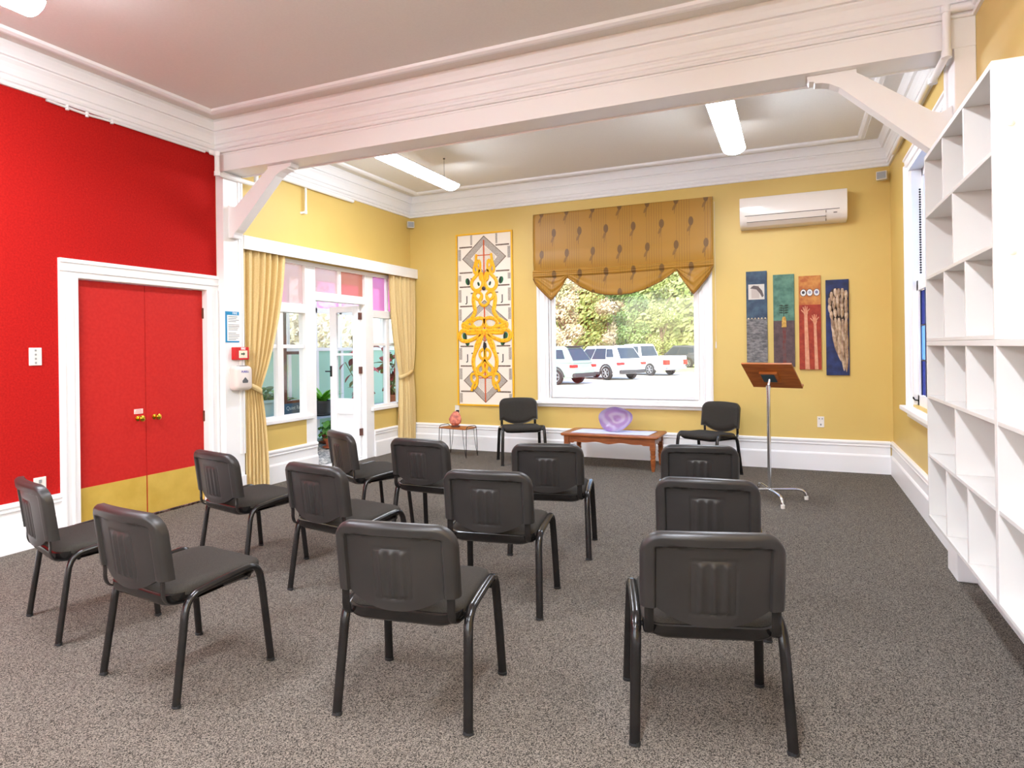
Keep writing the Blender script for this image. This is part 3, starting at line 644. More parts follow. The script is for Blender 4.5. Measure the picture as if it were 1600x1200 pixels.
MB().prism([(-.196, .055), (-.2035, .0545), (-.2045, .0595), (-.198, .060)], -.47, .34, 'x').prism([(-.15, .012), (-.155, .010), (-.213, .118), (-.207, .120)], .335, .341, 'x').build('louvre_gap', sl_, ac)
MB().box(.41, .445, -.2095, -.204, .085, .092).build('indicator', sl_, ac)

# ------------------------------------------------------------------ wall fittings
def plate(name, label, cat, c, size, face, knobs=()):
    t = thing(name, label, cat, c); hx, hz = size[0] / 2, size[1] / 2
    def bx(n, u0, u1, z0, z1, d0, d1, m, bv=.002):
        (MB().box(u0, u1, -d1, -d0, z0, z1) if face == 'y' else MB().box(d0, d1, u0, u1, z0, z1)).build(n, m, t, bevel=bv)
    bx('faceplate', -hx, hx, -hz, hz, 0, .009, offwhite, .003)
    for u, z, s in knobs: bx('rocker', u - s, u + s, z - s * 1.2, z + s * 1.2, .009, .013, greyplastic, .001)
plate('light_switch', 'cream four way light switch on the red wall', 'switch', (0, -5.04, 1.385), (.085, .13), 'x', [(0, z, .006) for z in (-.045, -.015, .015, .045)])
plate('power_socket', 'white double socket low on the red wall', 'socket', (0.0, -5.02, .44), (.085, .12), 'x', [(0, .03, .01), (0, -.03, .01)])
plate('power_socket', 'white socket low on the yellow wall behind the lectern', 'socket', (5.342, 0, .54), (.07, .12), 'y', [(-.015, .035, .006), (.015, .035, .006), (0, -.03, .008)])
s_ = thing('power_socket', 'white socket with a black plug below the framed wall hanging', 'socket', (.745, 0, .56))
MB().box(-.035, .035, -.01, 0, -.055, .055).build('faceplate', offwhite, s_, bevel=.003); MB().box(-.005, .033, -.04, -.01, -.05, -.01).build('plug', rubber, s_, bevel=.006)
for lab, x, y, z, rz in (('small grey speaker in the corner above the right yellow curtain', .055, -.07, 3.195, .75), ('small grey speaker in the corner beside the air conditioner', 5.955, -.10, 3.185, -.3)):
    t = thing('wall_speaker', lab, 'speaker', (x, y, z), rz, 'corner speakers')
    MB().box(-.05, .05, -.03, .03, -.045, .045).build('cabinet', offwhite, t, bevel=.004); MB().box(-.042, .042, -.034, -.03, -.037, .037).build('grille', greyplastic, t)
    MB().tube([(0, .03, 0), (0, .075, .01)], .006, 8).box(-.02, .02, .055, .062, -.04, .04).build('bracket', offwhite, t)
nt = thing('fire_notice', 'white fire notice with blue border on the pilaster', 'notice', (.0985, -3.296, 1.643))
MB().box(0, .002, -.115, .115, -.15, .15).build('sheet', mat('notice_blue', (24, 140, 190), .4), nt); MB().box(.002, .0026, -.095, .095, -.135, .115).build('paper', mat('paper', (244, 243, 238), .6), nt)
obj('heading', text_mesh('FIRE', .032, 'heading', mat('white_print', (252, 252, 252), .5), .0004), nt, loc=(.0026, 0, .133), rot=(PI / 2, 0, PI / 2))
ink = mat('grey_print', (120, 116, 116), .6); yy = .095
for k in range(15):
    if k in (4, 9): continue
    w_ = .155 if k in (5, 6, 11, 12) else random.uniform(.09, .15); m_ = mat('dark_print', (70, 66, 66), .6) if k in (0, 6) else ink
    MB().box(.0026, .003, -.082, -.082 + w_, .097 - .0158 * k, .102 - .0158 * k).build('text_line', m_, nt)
fa = thing('fire_call_point', 'red fire alarm call point on the pilaster', 'alarm', (.098, -3.258, 1.386))
MB().box(0, .055, -.085, .085, -.062, .062).build('housing', mat('fire_red', (206, 22, 24), .35), fa, bevel=.006); MB().box(.055, .058, -.045, .06, -.045, .028).build('glass_plate', mat('call_plate', (236, 226, 200), .3), fa, bevel=.002)
MB().prism([(-.02, -.012), (.01, -.012), (.01, -.022), (.03, -.005), (.01, .012), (.01, .002), (-.02, .002)], .058, .0595, 'x').build('arrow_mark', mat('mark_dark', (40, 70, 40), .5), fa)
obj('lettering', text_mesh('FIRE', .03, 'lettering', MATS['white_print'], .0005, .0008), fa, loc=(.0556, .01, .045), rot=(PI / 2, 0, PI / 2))
ds = thing('soap_dispenser', 'pale hand sanitiser dispenser below the fire call point', 'dispenser', (.098, -3.27, 1.145))
pad(rrect(.105, -.12, .12, .04, 6), [(.012, 0), (.0, .012), (.0, .06), (.01, .085), (.035, .1)]).build('body', mat('dispenser', (228, 216, 208), .3), ds, smooth=True, rot=(PI / 2, 0, PI / 2))
MB().prism([(-.03, -.045), (.03, -.045), (.035, -.025), (0, .01), (-.035, -.025)], .1, .103, 'x').build('level_window', mat('dispenser_window', (90, 88, 92), .2), ds)
obj('lettering', text_mesh('PURELL', .028, 'lettering', mat('purple_print', (70, 60, 160), .5), .0004, .0006), ds, loc=(.1005, .0, .062), rot=(PI / 2, 0, PI / 2))
MB().box(.03, .08, -.04, .04, .118, .124).build('top_slot', greyplastic, ds)
# ---- white pipework
def pipe(label, paths, r=.019):
    t = thing('pipe', label, 'pipe', (0, 0, 0))
    for p in paths:
        MB().tube(fillet(p, .035), r, 12).build('pipe_run', white, t, smooth=True)
        for q in p[1:-1]: MB().lathe([(r * 1.25, -.02), (r * 1.25, .02)], q, 12).build('coupling', white, t, smooth=True)
pipe('white pipe bending round the beam above the red wall pilaster', [[(.055, -3.52, 3.29), (.118, -3.50, 3.27), (.118, -3.50, 3.085), (.118, -3.02, 3.085), (.118, -3.02, 3.21), (.03, -2.95, 3.275), (.03, -1.35, 3.275)]], .023)
pipe('white drop pipe on the yellow wall above the garden door', [[(.045, -2.22, 3.246), (.045, -2.22, 2.97), (.0, -2.26, 2.96)]], .013)
pipe('white pipe bending round the beam above the bookcase', [[(6.06, -3.47, 3.345), (5.915, -3.47, 3.345), (5.915, -3.47, 3.085), (5.915, -3.06, 3.085), (5.99, -2.98, 3.285), (5.99, -.6, 3.285)]], .022)
pipe('thin white conduit with fittings under the cornice on the red wall', [[(.018, -4.95, 3.29), (.018, -4.80, 3.285), (.018, -4.65, 3.28), (.018, -4.45, 3.29), (.018, -3.55, 3.29)]], .010)

# ------------------------------------------------------------------ framed wall hanging
wh = thing('wall_hanging', 'tall yellow framed hanging with interlaced yellow ribbon figure and letters J', 'wall hanging', (1.1935, 0, 0))
HX = .4315
MB().box(-HX + .01, HX - .01, -.012, 0, .625, 2.99).build('backing_cloth', mat('cream_cloth', (240, 228, 212), .85), wh)
fy_ = mat('yellow_frame', (242, 182, 20), .45)
for a, b, c_, d in ((-HX, -HX + .022, .615, 3.0), (HX - .022, HX, .615, 3.0), (-HX + .022, HX - .022, .615, .637), (-HX + .022, HX - .022, 2.978, 3.0)):
    MB().box(a, b, -.026, 0, c_, d).build('frame_rail', fy_, wh, bevel=.003)
def hx(dx): return dx * .00127
def hz(y): return 2.985 - (y - 105) * .001093
gridm = mat('grey_stitch', (150, 138, 128), .9, c2=(196, 184, 170), nscale=160, lo=.42, hi=.58); darkst = mat('brown_stitch', (92, 74, 62), .9, c2=(140, 120, 104), nscale=120, lo=.4, hi=.6)
orange = mat('orange_stitch', (222, 104, 40), .85, c2=(196, 74, 40), nscale=60); black = mat('black_print', (28, 24, 24), .7)
def flat(name, pts, m, d0=.012, d1=.0135): return MB().prism([(hx(a), hz(b)) for a, b in pts], -d1, -d0, 'y').build(name, m, wh)
def diamond(cy, rx, ry):
    def ringd(k0, k1, m, nm, d):
        mb = MB(); q = [(0, -1), (1, 0), (0, 1), (-1, 0)]
        for i in range(4):
            a, b = q[i], q[(i + 1) % 4]
            mb.prism([(hx(a[0] * rx * k0), hz(cy + a[1] * ry * k0)), (hx(b[0] * rx * k0), hz(cy + b[1] * ry * k0)), (hx(b[0] * rx * k1), hz(cy + b[1] * ry * k1)), (hx(a[0] * rx * k1), hz(cy + a[1] * ry * k1))], -d, -.012, 'y')
        mb.build(nm, m, wh)
    ringd(1.0, .955, darkst, 'diamond_outline', .0145); ringd(.95, .60, gridm, 'diamond_band', .0135)
    mb = MB()
    for k in range(-9, 10):
        x = k * rx * .06; hgt = (.57 - abs(x) / rx) * ry
        if hgt > 10 and k: mb.box(hx(x) - .003, hx(x) + .003, -.0135, -.012, hz(cy + hgt), hz(cy - hgt))
    mb.build('diamond_threads', gridm, wh)
    mb = MB().box(-.009, .009, -.016, -.012, hz(cy + ry * .95), hz(cy - ry * .8)); mb.box(hx(-rx * .36), hx(rx * .36), -.0155, -.012, hz(cy - ry * .12) - .006, hz(cy - ry * .12) + .006); mb.build('centre_stitch', orange, wh)
diamond(410, 265, 280); diamond(1205, 275, 265); diamond(1955, 265, 280)
for s in (-1, 1):
    for y in (262, 585, 765, 1012, 1520, 1770, 2092): flat('stitch_bar', [(s * 140, y - 9), (s * 300, y - 9), (s * 300, y + 9), (s * 140, y + 9)], darkst)
    for y in (665, 850, 1610): flat('stitch_bar', [(s * 105, y - 8), (s * 165, y - 8), (s * 165, y + 8), (s * 105, y + 8)], darkst)
    for y0, y1 in ((285, 430), (615, 690), (800, 960), (1045, 1190), (1540, 1690), (1800, 1940), (2115, 2235)):
        flat('stitch_column', [(s * 280, y0), (s * 312, y0), (s * 312, y1), (s * 280, y1)], gridm)
    flat('stitch_column', [(s * 140, 115), (s * 162, 115), (s * 162, 240), (s * 140, 240)], gridm)
    flat('edge_line', [(s * 318, 110), (s * 324, 110), (s * 324, 2250), (s * 318, 2250)], darkst)
    for y in (925, 1665): obj('letter', text_mesh('J', .125, 'letter', black, .0008, .001), wh, loc=(hx(s * 213), -.0125, hz(y)), rot=(PI / 2, 0, 0))
    for cx, cy, fl in ((200, 700, 1), (68, 735, -1), (245, 1395, 1), (215, 1470, -1)):
        for nm, off, m in (('leaf_motif', 0, mat('leaf_green', (24, 92, 52), .6)), ('leaf_shade', 9, black)):
            sc = 1 if cx > 100 else .55
            flat(nm, [(s * (cx + sc * (28 * math.sin(a) * (1 if nm == 'leaf_motif' else .35) - off * fl)), cy + sc * 44 * math.cos(a) - 10 * math.sin(a)) for a in [2 * PI * k / 14 for k in range(14)]], m, .012, .0135 if nm == 'leaf_motif' else .0142)
rib = mat('yellow_ribbon', (250, 190, 18), .5, c2=(244, 168, 14), nscale=25)
spot = mat('ribbon_spot', (190, 60, 30), .6)
PATHS = [([(-88, 360), (-98, 450), (-122, 545), (-105, 600), (-72, 560), (-88, 500), (-60, 440), (-42, 500), (-50, 570)], 30, 0),
         ([(-45, 560), (-85, 620), (-140, 690), (-148, 760), (-105, 815), (-45, 800), (-12, 730), (-28, 650), (-52, 590)], 40, 1),
         ([(-25, 600), (-50, 640), (-35, 690), (-12, 660)], 26, 1),
         ([(-70, 815), (-115, 860), (-130, 930), (-122, 1010), (-112, 1080), (-150, 1160), (-205, 1215), (-258, 1240), (-250, 1285), (-185, 1275)], 48, 0),
         ([(-108, 850), (-60, 842), (-28, 880), (-40, 940), (-85, 930), (-110, 890)], 32, 1),
         ([(-30, 890), (-55, 960), (-25, 1005), (0, 1015)], 34, 0),
         ([(0, 1190), (-60, 1165), (-130, 1190), (-150, 1240), (-105, 1290), (-40, 1285), (-8, 1240)], 42, 1),
         ([(-185, 1180), (-230, 1225), (-200, 1262), (-120, 1285)], 36, 0),
         ([(0, 1330), (-110, 1322), (-200, 1330), (-262, 1318), (-302, 1365), (-288, 1435), (-215, 1455), (-130, 1425), (-40, 1372)], 44, 0),
         ([(-40, 1345), (-130, 1360), (-215, 1355), (-190, 1325)], 34, 0),
         ([(-15, 1345), (-45, 1430), (-80, 1520), (-118, 1600), (-140, 1690), (-135, 1780), (-108, 1860), (-100, 1900)], 46, 0),
         ([(-45, 1360), (-80, 1450), (-105, 1520), (-112, 1600)], 42, 0),
         ([(-10, 1560), (-55, 1585), (-62, 1640), (-30, 1680), (-5, 1650)], 32, 1),
         ([(0, 1690), (-40, 1740), (-85, 1790), (-82, 1850), (-40, 1865), (-15, 1820), (-25, 1760)], 34, 1),
         ([(-100, 1880), (-50, 1880), (0, 1915)], 32, 0),
         ([(-105, 1870), (-160, 1880), (-165, 1945), (-128, 1985), (-98, 1940)], 32, 1),
         ([(-130, 1975), (-150, 2020), (-168, 2085)], 30, 0), ([(-92, 1930), (-100, 2000), (-135, 2060)], 30, 0)]
for s in (1, -1):
    for pi_, (pts, wd, cl) in enumerate(PATHS):
        P = smooth_path([(hx(-s * -a), -(.020 + .002 * (pi_ % 3)), hz(b)) for a, b in pts], 6, bool(cl))
        MB().tube(P, wd * .00115 / 2, 8, ry=.006, closed=bool(cl), ref=None).build('ribbon', rib, wh, smooth=True) if False else None
        vs = []; fs = []; n = len(P); hwid = wd * .00118 / 2
        for i in range(n):
            a = P[(i - 1) % n] if (cl or i) else P[0]; c_ = P[(i + 1) % n] if (cl or i < n - 1) else P[-1]
            t = (c_ - a).normalized(); nn = Vector((-t.z, 0, t.x))
            for k, dp in ((-1, 0), (-.6, -.006), (.6, -.006), (1, 0)): vs.append(P[i] + nn * hwid * k + Vector((0, dp, 0)))
            vs += [P[i] + nn * hwid + Vector((0, .006, 0)), P[i] - nn * hwid + Vector((0, .006, 0))]
        for i in range(n if cl else n - 1):
            j = (i + 1) % n
            for k in range(6): fs.append((i * 6 + k, i * 6 + (k + 1) % 6, j * 6 + (k + 1) % 6, j * 6 + k))
        if not cl: fs += [tuple(range(6)), tuple(range((n - 1) * 6 + 5, (n - 1) * 6 - 1, -1))]
        r_ = MB().add(vs, fs).build('ribbon', rib, wh, smooth=True)
        if wd >= 42:
            mb = MB()
            for i in range(2, n - 2, 4):
                p = P[i]; mb.box(p.x - .003, p.x + .003, p.y - .0075, p.y, p.z - .008, p.z + .008)
            mb.build('ribbon_spots', spot, r_)
MB().lathe([(.028, -.03), (.026, -.038), (.012, -.044), (.001, -.045)], (0, 0, hz(795)), 16, 'y').build('dark_boss', mat('purple_black', (48, 34, 50), .4), wh, smooth=True)
MB().prism([(0, hz(1350 + 230)), (hx(22), hz(1530)), (hx(16), hz(1485)), (hx(-8), hz(1465)), (hx(-18), hz(1530))], -.032, -.012, 'y').build('dark_drop', black, wh)

# ------------------------------------------------------------------ four painted panels
def panel(label, x0, x1, z0, z1, m):
    t = thing('painted_panel', label, 'painting', ((x0 + x1) / 2, 0, (z0 + z1) / 2), 0, 'four painted panels'); hw, hh = (x1 - x0) / 2, (z1 - z0) / 2
    MB().box(-hw, hw, -.022, 0, -hh, hh).build('board', m, t, bevel=.002); return t, hw, hh
def pbox(t, n, x0, x1, z0, z1, m, d=.0235): return MB().box(x0, x1, -d, -.022, z0, z1).build(n, m, t)
t, hw, hh = panel('narrow panel, slate blue above ridged grey, with a small photograph', 4.578, 4.803, 1.204, 2.255, mat('slate_blue', (70, 92, 108), .7, c2=(50, 64, 84), nscale=14, bump=.2))
ridg = mat('ridged_grey', (92, 90, 90), .8, c2=(140, 136, 132), nscale=22, stretch=(1, 1, 2.2), bump=1., bscale=30)
MB().grid(lambda u, v: (-hw + 2 * hw * u, -.024 - .006 * abs(math.sin(14 * v + 5 * u + 1.5 * math.sin(7 * u))), -hh + (hh - .02) * v), 24, 50).build('ridged_field', ridg, t)
pbox(t, 'photo_print', -.088, .085, .20, .375, mat('photo_paper', (206, 198, 186), .6)); pbox(t, 'photo_shade', -.055, .03, .215, .36, mat('photo_mid', (186, 172, 160), .6), .0238)
MB().prism([(-.07, .33), (-.03, .362), (.02, .35), (.06, .30), (.078, .24), (.06, .222), (.035, .27), (.0, .315), (-.04, .325)], -.0245, -.022, 'y').build('photo_shape', mat('photo_dark', (96, 84, 80), .6), t)
for k in range(6): MB().lathe([(.008, -.022), (.007, -.027), (.002, -.029)], (-.09 + .036 * k, 0, -.018), 10, 'y').build('shell_dot', mat('dot_cream', (236, 214, 170), .5), t)
t, hw, hh = panel('narrow panel, sea green above brown, with a gold trunked tree', 4.867, 5.088, 1.153, 2.202, mat('sea_green', (98, 140, 118), .7, c2=(70, 108, 92), nscale=16, bump=.25))
pbox(t, 'brown_field', -hw, hw, -hh, 0, mat('brown_field', (98, 78, 76), .75, c2=(78, 60, 62), nscale=18, bump=.3)); pbox(t, 'red_streak', -.015, .02, -hh, -.03, mat('red_streak', (110, 50, 46), .75, c2=(98, 76, 74), nscale=20), .0240)
MB().prism([(-.024, -.075), (.026, -.075), (.022, .02), (.012, .045), (-.008, .045), (-.02, .02)], -.030, -.022, 'y').build('gold_trunk', mat('gold_leaf', (196, 156, 72), .4, .4, c2=(150, 110, 50), nscale=40), t)
lg = mat('dark_leaf', (40, 56, 40), .6)
MB().box(-.003, .003, -.028, -.022, .04, .15).build('tree_stem', lg, t)
for k in range(4):
    for s in (-1, 1): MB().prism([(s * .002, .085 + .027 * k), (s * .02, .098 + .027 * k), (s * .045, .096 + .027 * k), (s * .05, .090 + .027 * k), (s * .025, .084 + .027 * k)], -.029, -.022, 'y').build('leaf', lg, t)
t, hw, hh = panel('narrow panel, orange and red, with three ovals and two raised hands', 5.134, 5.358, 1.124, 2.172, mat('orange_field', (206, 142, 70), .7, c2=(176, 96, 46), nscale=16, bump=.25))
pbox(t, 'red_field', -hw, hw, -hh, .20, mat('red_field', (168, 62, 38), .75, c2=(142, 46, 30), nscale=22, bump=.3))
hm_ = mat('hand_print', (220, 158, 124), .7, c2=(206, 138, 102), nscale=30)
for k, x in enumerate((-.065, 0, .07)):
    el = lambda r: [(x + r * .78 * math.cos(a), .335 + r * math.sin(a)) for a in [2 * PI * q / 20 for q in range(20)]]
    MB().prism(el(.042), -.026, -.022, 'y').build('oval_rim', mat('oval_rim', (70, 62, 60), .5), t); MB().prism(el(.036), -.0275, -.022, 'y').build('oval_print', mat('oval_paper', (226, 222, 216), .5), t)
    MB().prism([(x + .016 * math.cos(a), .338 + .018 * math.sin(a)) for a in [2 * PI * q / 12 for q in range(12)]], -.0282, -.022, 'y').build('oval_figure', mat('oval_fig%d' % k, ((60, 52, 50), (150, 160, 180), (120, 120, 150))[k], .5), t)
for x, z, wd in ((-.042, .115, .046), (.05, .02, .036)):
    MB().prism([(x - wd * .5 + .012, -hh), (x + wd * .5 + .012, -hh), (x + wd * .36, z - .03), (x - wd * .36, z - .03)], -.0255, -.022, 'y').build('arm_print', hm_, t)
    mb = MB().prism([(x - .014, z - .035), (x + .014, z - .035), (x + .022, z - .01), (x + .018, z + .02), (x - .018, z + .02), (x - .024, z - .005)], -.0265, -.022, 'y')
    for ax, ay, bx_, by in ((-.022, 0, -.047, .03), (-.014, .016, -.028, .062), (-.004, .018, -.006, .072), (.007, .018, .016, .066), (.016, .01, .040, .040)):
        mb.tube([(x + ax, -.0235, z + ay), (x + bx_, -.0235, z + by)], [.0068, .0048], 6)
    mb.build('hand_print', hm_, t)
t, hw, hh = panel('narrow dark blue panel with a carved feathered wing', 5.406, 5.634, 1.06, 2.114, mat('deep_blue', (34, 50, 104), .6, c2=(20, 30, 66), nscale=12, bump=.2))
fm = [mat('feather_a', (196, 170, 140), .6, c2=(160, 130, 102), nscale=30), mat('feather_b', (210, 186, 158), .6, c2=(176, 148, 120), nscale=30), mat('feather_c', (172, 146, 120), .6, c2=(140, 112, 88), nscale=30)]
wing = MB().prism([(-.085, .37), (-.05, .42), (.0, .435), (.04, .42), (.075, .36), (.09, .2), (.095, 0), (.095, -.3), (.085, -.38), (.06, -.42), (.03, -.36), (-.0, -.26), (-.04, -.12), (-.062, .05), (-.07, .2), (-.085, .22)], -.028, -.022, 'y').build('wing_ground', mat('wing_ground', (66, 52, 44), .8), t)
def feather(x, z, L, wd, ang, m, d):
    ca, sa = math.cos(ang), math.sin(ang); out = []
    for k in range(13):
        q = k / 12; out.append((wd * math.sin(PI * min(1, q * .9 + .1)) ** .7 * (1 if q < .98 else .3), -L * q))
    pts = out + [(-a, b) for a, b in reversed(out)]
    n = len(pts); vs = [(x + a * ca - b * sa, -d + .003, z + a * sa + b * ca) for a, b in pts] + [(x - (-L * .6) * sa, -d - .009, z + (-L * .6) * ca)] 
    fs = [(i, (i + 1) % n, n) for i in range(n)]
    vs += [(x + a * ca - b * sa, -.024, z + a * sa + b * ca) for a, b in pts]; fs += [(i, (i + 1) % n, n + 1 + (i + 1) % n, n + 1 + i) for i in range(n)]
    MB().add(vs, fs).build('feather', m, t)
rf = random.Random(2)
def xleft(z): 
    for (za, xa), (zb_, xb) in zip(WL, WL[1:]):
        if zb_ <= z <= za: return xa + (xb - xa) * (za - z) / (za - zb_)
    return WL[-1][1]
WL = [(.46, -.02), (.42, -.06), (.36, -.088), (.20, -.092), (.18, -.075), (.0, -.066), (-.12, -.045), (-.24, .0), (-.34, .04)]
for r in range(10):
    z = -.25 + .072 * r; L_ = .22 if r < 4 else (.17 if r < 6 else .105); xl = xleft(z); nf = max(3, round((.098 - xl) / .036))
    for k in range(nf):
        q = k / (nf - 1); x = xl + .012 + (.084 - xl - .012) * q
        ang = (.22 if r < 6 else .12) * (1 - q) - .02 + rf.uniform(-.05, .05); feather(x, z + .035 * math.sin(q * PI) * (r > 5) - .02 * q * (r < 6) + rf.uniform(-.008, .008), L_ * rf.uniform(.88, 1.1), .0172, ang, fm[(k + r) % 3], .028 + .004 * r)

# ------------------------------------------------------------------ sunroom beyond the garden door
SX = -2.0
peb = mat('pebble_floor', (120, 122, 118), .7, c2=(214, 210, 200), nscale=26, ndetail=1, lo=.45, hi=.55)
struct(MB().box(SX - .1, -.14, -6.0, 4.6, -.12, -.02).build('sunroom_floor', peb), 'pebbled floor of the sunroom')
struct(MB().box(-.2, 0, -2.03, -1.09, -.06, .003).build('door_threshold', white, bevel=.003), 'white threshold of the garden door')
mb = MB().box(SX - .08, SX, -6, 4.6, -.1, 1.40); sw = struct(mb.build('wall_sunroom', mint), 'mint green sunroom wall')
fr = MB(); fr.box(SX - .09, SX + .03, -6, 4.6, 1.40, 1.455).box(SX - .07, SX, -6, 4.6, 2.02, 2.10).box(SX - .07, SX, -6, 4.6, 2.55, 2.66)
for k in range(18):
    y = -5.9 + .62 * k; fr.box(SX - .07, SX, y - .03, y + .03, 1.455, 2.55); fr.box(SX, SX + .025, y - .03, y + .03, .0, 1.40)
fr.build('window_frame', white, sw)
for k in range(17):
    y = -5.9 + .62 * k; MB().box(SX - .04, SX - .036, y + .03, y + .59, 1.455, 2.02).build('pane', clear, sw); MB().box(SX - .04, SX - .036, y + .03, y + .59, 2.10, 2.55).build('pane', pinkg if k % 3 else roseg, sw)
polyc = glass('roof_sheet', (196, 194, 196), .04, .5)
struct(MB().prism([(SX - .1, 2.66), (-.14, 3.0), (-.14, 3.02), (SX - .1, 2.68)], -6, 4.6, 'y').build('sunroom_roof', polyc), 'translucent sunroom roof')
bench = thing('plant_bench', 'long blue grey slatted plant bench in the sunroom', 'bench', (SX, 0, 0)); bg = mat('bench_paint', (150, 164, 186), .5)
for k in range(4): MB().box(.06 + .16 * k, .20 + .16 * k, -4.5, 4.4, .40, .43).build('slat', bg, bench)
for y in (-4.3, -2.5, -.9, .7, 2.3, 4.1):
    for x in (.09, .64): MB().box(x - .025, x + .025, y - .025, y + .025, -.02, .40).build('leg', bg, bench)
def leaf_mesh(name, L, wd, m, cup=.15, fold=.2, pts=7):
    mb = MB(); vs = []; fs = []
    for i in range(pts):
        q = i / (pts - 1); w_ = wd * math.sin(PI * (q * .92 + .06)) ** .8; z = -cup * L * q * q
        vs += [(-w_, q * L, z + fold * w_), (0, q * L, z), (w_, q * L, z + fold * w_)]
    for i in range(pts - 1):
        a = i * 3; fs += [(a, a + 1, a + 4, a + 3), (a + 1, a + 2, a + 5, a + 4)]
    return mb.add(vs, fs).mesh(name, m, True)
def place_leaf(me, p, az, el, sc, parent, name='leaf', roll=0.):
    o = obj(name, me, parent); o.location = p; o.rotation_euler = Matrix.Rotation(az, 4, 'Z').to_3x3().to_4x4().to_euler() if False else (Matrix.Rotation(az, 4, 'Z') @ Matrix.Rotation(el, 4, 'X') @ Matrix.Rotation(roll, 4, 'Y')).to_euler(); o.scale = (sc, sc, sc); return o
lgreen = mat('fern_green', (120, 190, 50), .45, c2=(90, 160, 40), nscale=20); dgreen = mat('deep_green', (60, 120, 40), .5, c2=(90, 150, 50), nscale=20)
redl = mat('begonia_red', (156, 44, 52), .5, c2=(112, 60, 44), nscale=9); redl2 = mat('begonia_pink', (204, 70, 84), .5, c2=(164, 50, 60), nscale=9); oliv = mat('begonia_olive', (124, 112, 48), .5, c2=(96, 120, 50), nscale=9)
potb = mat('black_pot', (52, 54, 56), .5); pott = mat('teal_pot', (150, 186, 190), .35); potc = mat('clay_pot', (178, 96, 62), .7)
def potted(label, loc, r, h, pm, kind, seed, name='potted_plant'):
    t = thing(name, label, 'plant', loc, 0, 'sunroom pot plants'); rn = random.Random(seed)
    MB().lathe([(r * .72, 0), (r * .95, h * .86), (r * 1.06, h * .87), (r * 1.06, h), (r * .94, h), (r * .9, h * .85), (.005, h * .84)], (0, 0, 0), 22).build('pot', pm, t, smooth=True)
    MB().lathe([(r * .9, 0), (r * 1.15, .018), (r * 1.15, .024)], (0, 0, .0), 20).build('saucer', pm, t, smooth=True)
    if kind == 'fern':
        me = leaf_mesh('leaf', .30, .028, lgreen, .5)
        for k in range(38): place_leaf(me, (rn.uniform(-.03, .03), rn.uniform(-.03, .03), h * .85), rn.uniform(0, 2 * PI), rn.uniform(.5, 1.35), rn.uniform(.6, 1.15), t, roll=rn.uniform(-.5, .5))
    elif kind == 'tall':
        ms = [leaf_mesh('leaf', .20, .065, m_, .25) for m_ in (redl, redl2, oliv, redl)]
        for s_k in range(9):
            a = rn.uniform(0, 2 * PI); H = rn.uniform(.45, 1.15); sp = rn.uniform(.08, .25)
            pts = smooth_path([(0, 0, h * .8), (math.cos(a) * sp * .3, math.sin(a) * sp * .3, h + H * .4), (math.cos(a) * sp * .7, math.sin(a) * sp * .7, h + H * .75), (math.cos(a) * sp, math.sin(a) * sp, h + H)], 4)
            sm = MB().tube(pts, .007, 6).build('stem', oliv, t, smooth=True)
            for q in range(5):
                p = pts[int(len(pts) * (.3 + .7 * q / 4)) - 1]; place_leaf(ms[(s_k + q) % 4], p, rn.uniform(0, 2 * PI), rn.uniform(-.7, .5), rn.uniform(.7, 1.2), t, roll=rn.uniform(-.6, .6))
    else:
        ms = [leaf_mesh('leaf', .13, .045, m_, .3) for m_ in (dgreen, lgreen, dgreen)]
        for k in range(46): place_leaf(ms[k % 3], (rn.uniform(-r, r) * .8, rn.uniform(-r, r) * .8, h * .9 + rn.uniform(0, .16)), rn.uniform(0, 2 * PI), rn.uniform(-.3, 1.1), rn.uniform(.7, 1.3), t)
    return t
potted('lime green fern in a black pot on the bench by the open door', (-1.45, -.22, .433), .15, .22, potb, 'fern', 1)
potted('tall red leaved begonia in a black pot behind the open garden door', (-1.35, .60, .433), .12, .2, potb, 'tall', 8)
potted('tall red leaved begonia on the bench behind the side window', (-1.45, 1.62, .433), .12, .18, potc, 'tall', 11)
potted('leafy green plant in a pale teal pot behind the left window', (-1.5, -1.35, .433), .17, .32, pott, 'bush', 4)
potted('low green plant in a clay pot under the bench', (-1.10, -.36, -.02), .16, .15, potc, 'bush', 6)
potted('bushy green plant in a clay pot on the sunroom floor by the wall', (-1.5, .05, -.02), .17, .16, potc, 'bush', 9)
potted('small red leaved plant in a clay pot behind the fern', (-1.75, -.75, .433), .10, .14, potc, 'fern2', 21)
nb = thing('notice_board', 'brown framed glass notice board with blue quiet room sign behind the left window', 'notice board', (-.26, -2.075, 0)); 
fb = MB(); fb.box(-.02, .02, -.215, -.165, .60, 1.93).box(-.02, .02, .16, .215, .60, 1.93).box(-.02, .02, -.165, .16, 1.365, 1.40).box(-.02, .02, -.165, .16, 1.88, 1.93).box(-.02, .02, -.165, .16, .60, .83); fb.build('board_frame', brownwood, nb, bevel=.003)
MB().box(-.003, .003, -.165, .16, .83, 1.365).build('pane', clear, nb); MB().box(-.003, .003, -.165, .16, 1.40, 1.88).build('pane', clear, nb)
for y in (-.19, .19): MB().box(-.12, .12, y - .02, y + .02, -.02, .015).box(-.018, .018, y - .02, y + .02, .015, .60).build('stand_leg', brownwood, nb)
MB().box(.02, .024, -.215, .14, .66, .80).build('sign_panel', mat('sign_blue', (52, 92, 122), .5), nb)
obj('lettering', text_mesh('Quiet Room', .062, 'lettering', mat('sign_pale', (190, 214, 222), .5), .0005), nb, loc=(.0245, -.03, .745), rot=(PI / 2, 0, PI / 2))

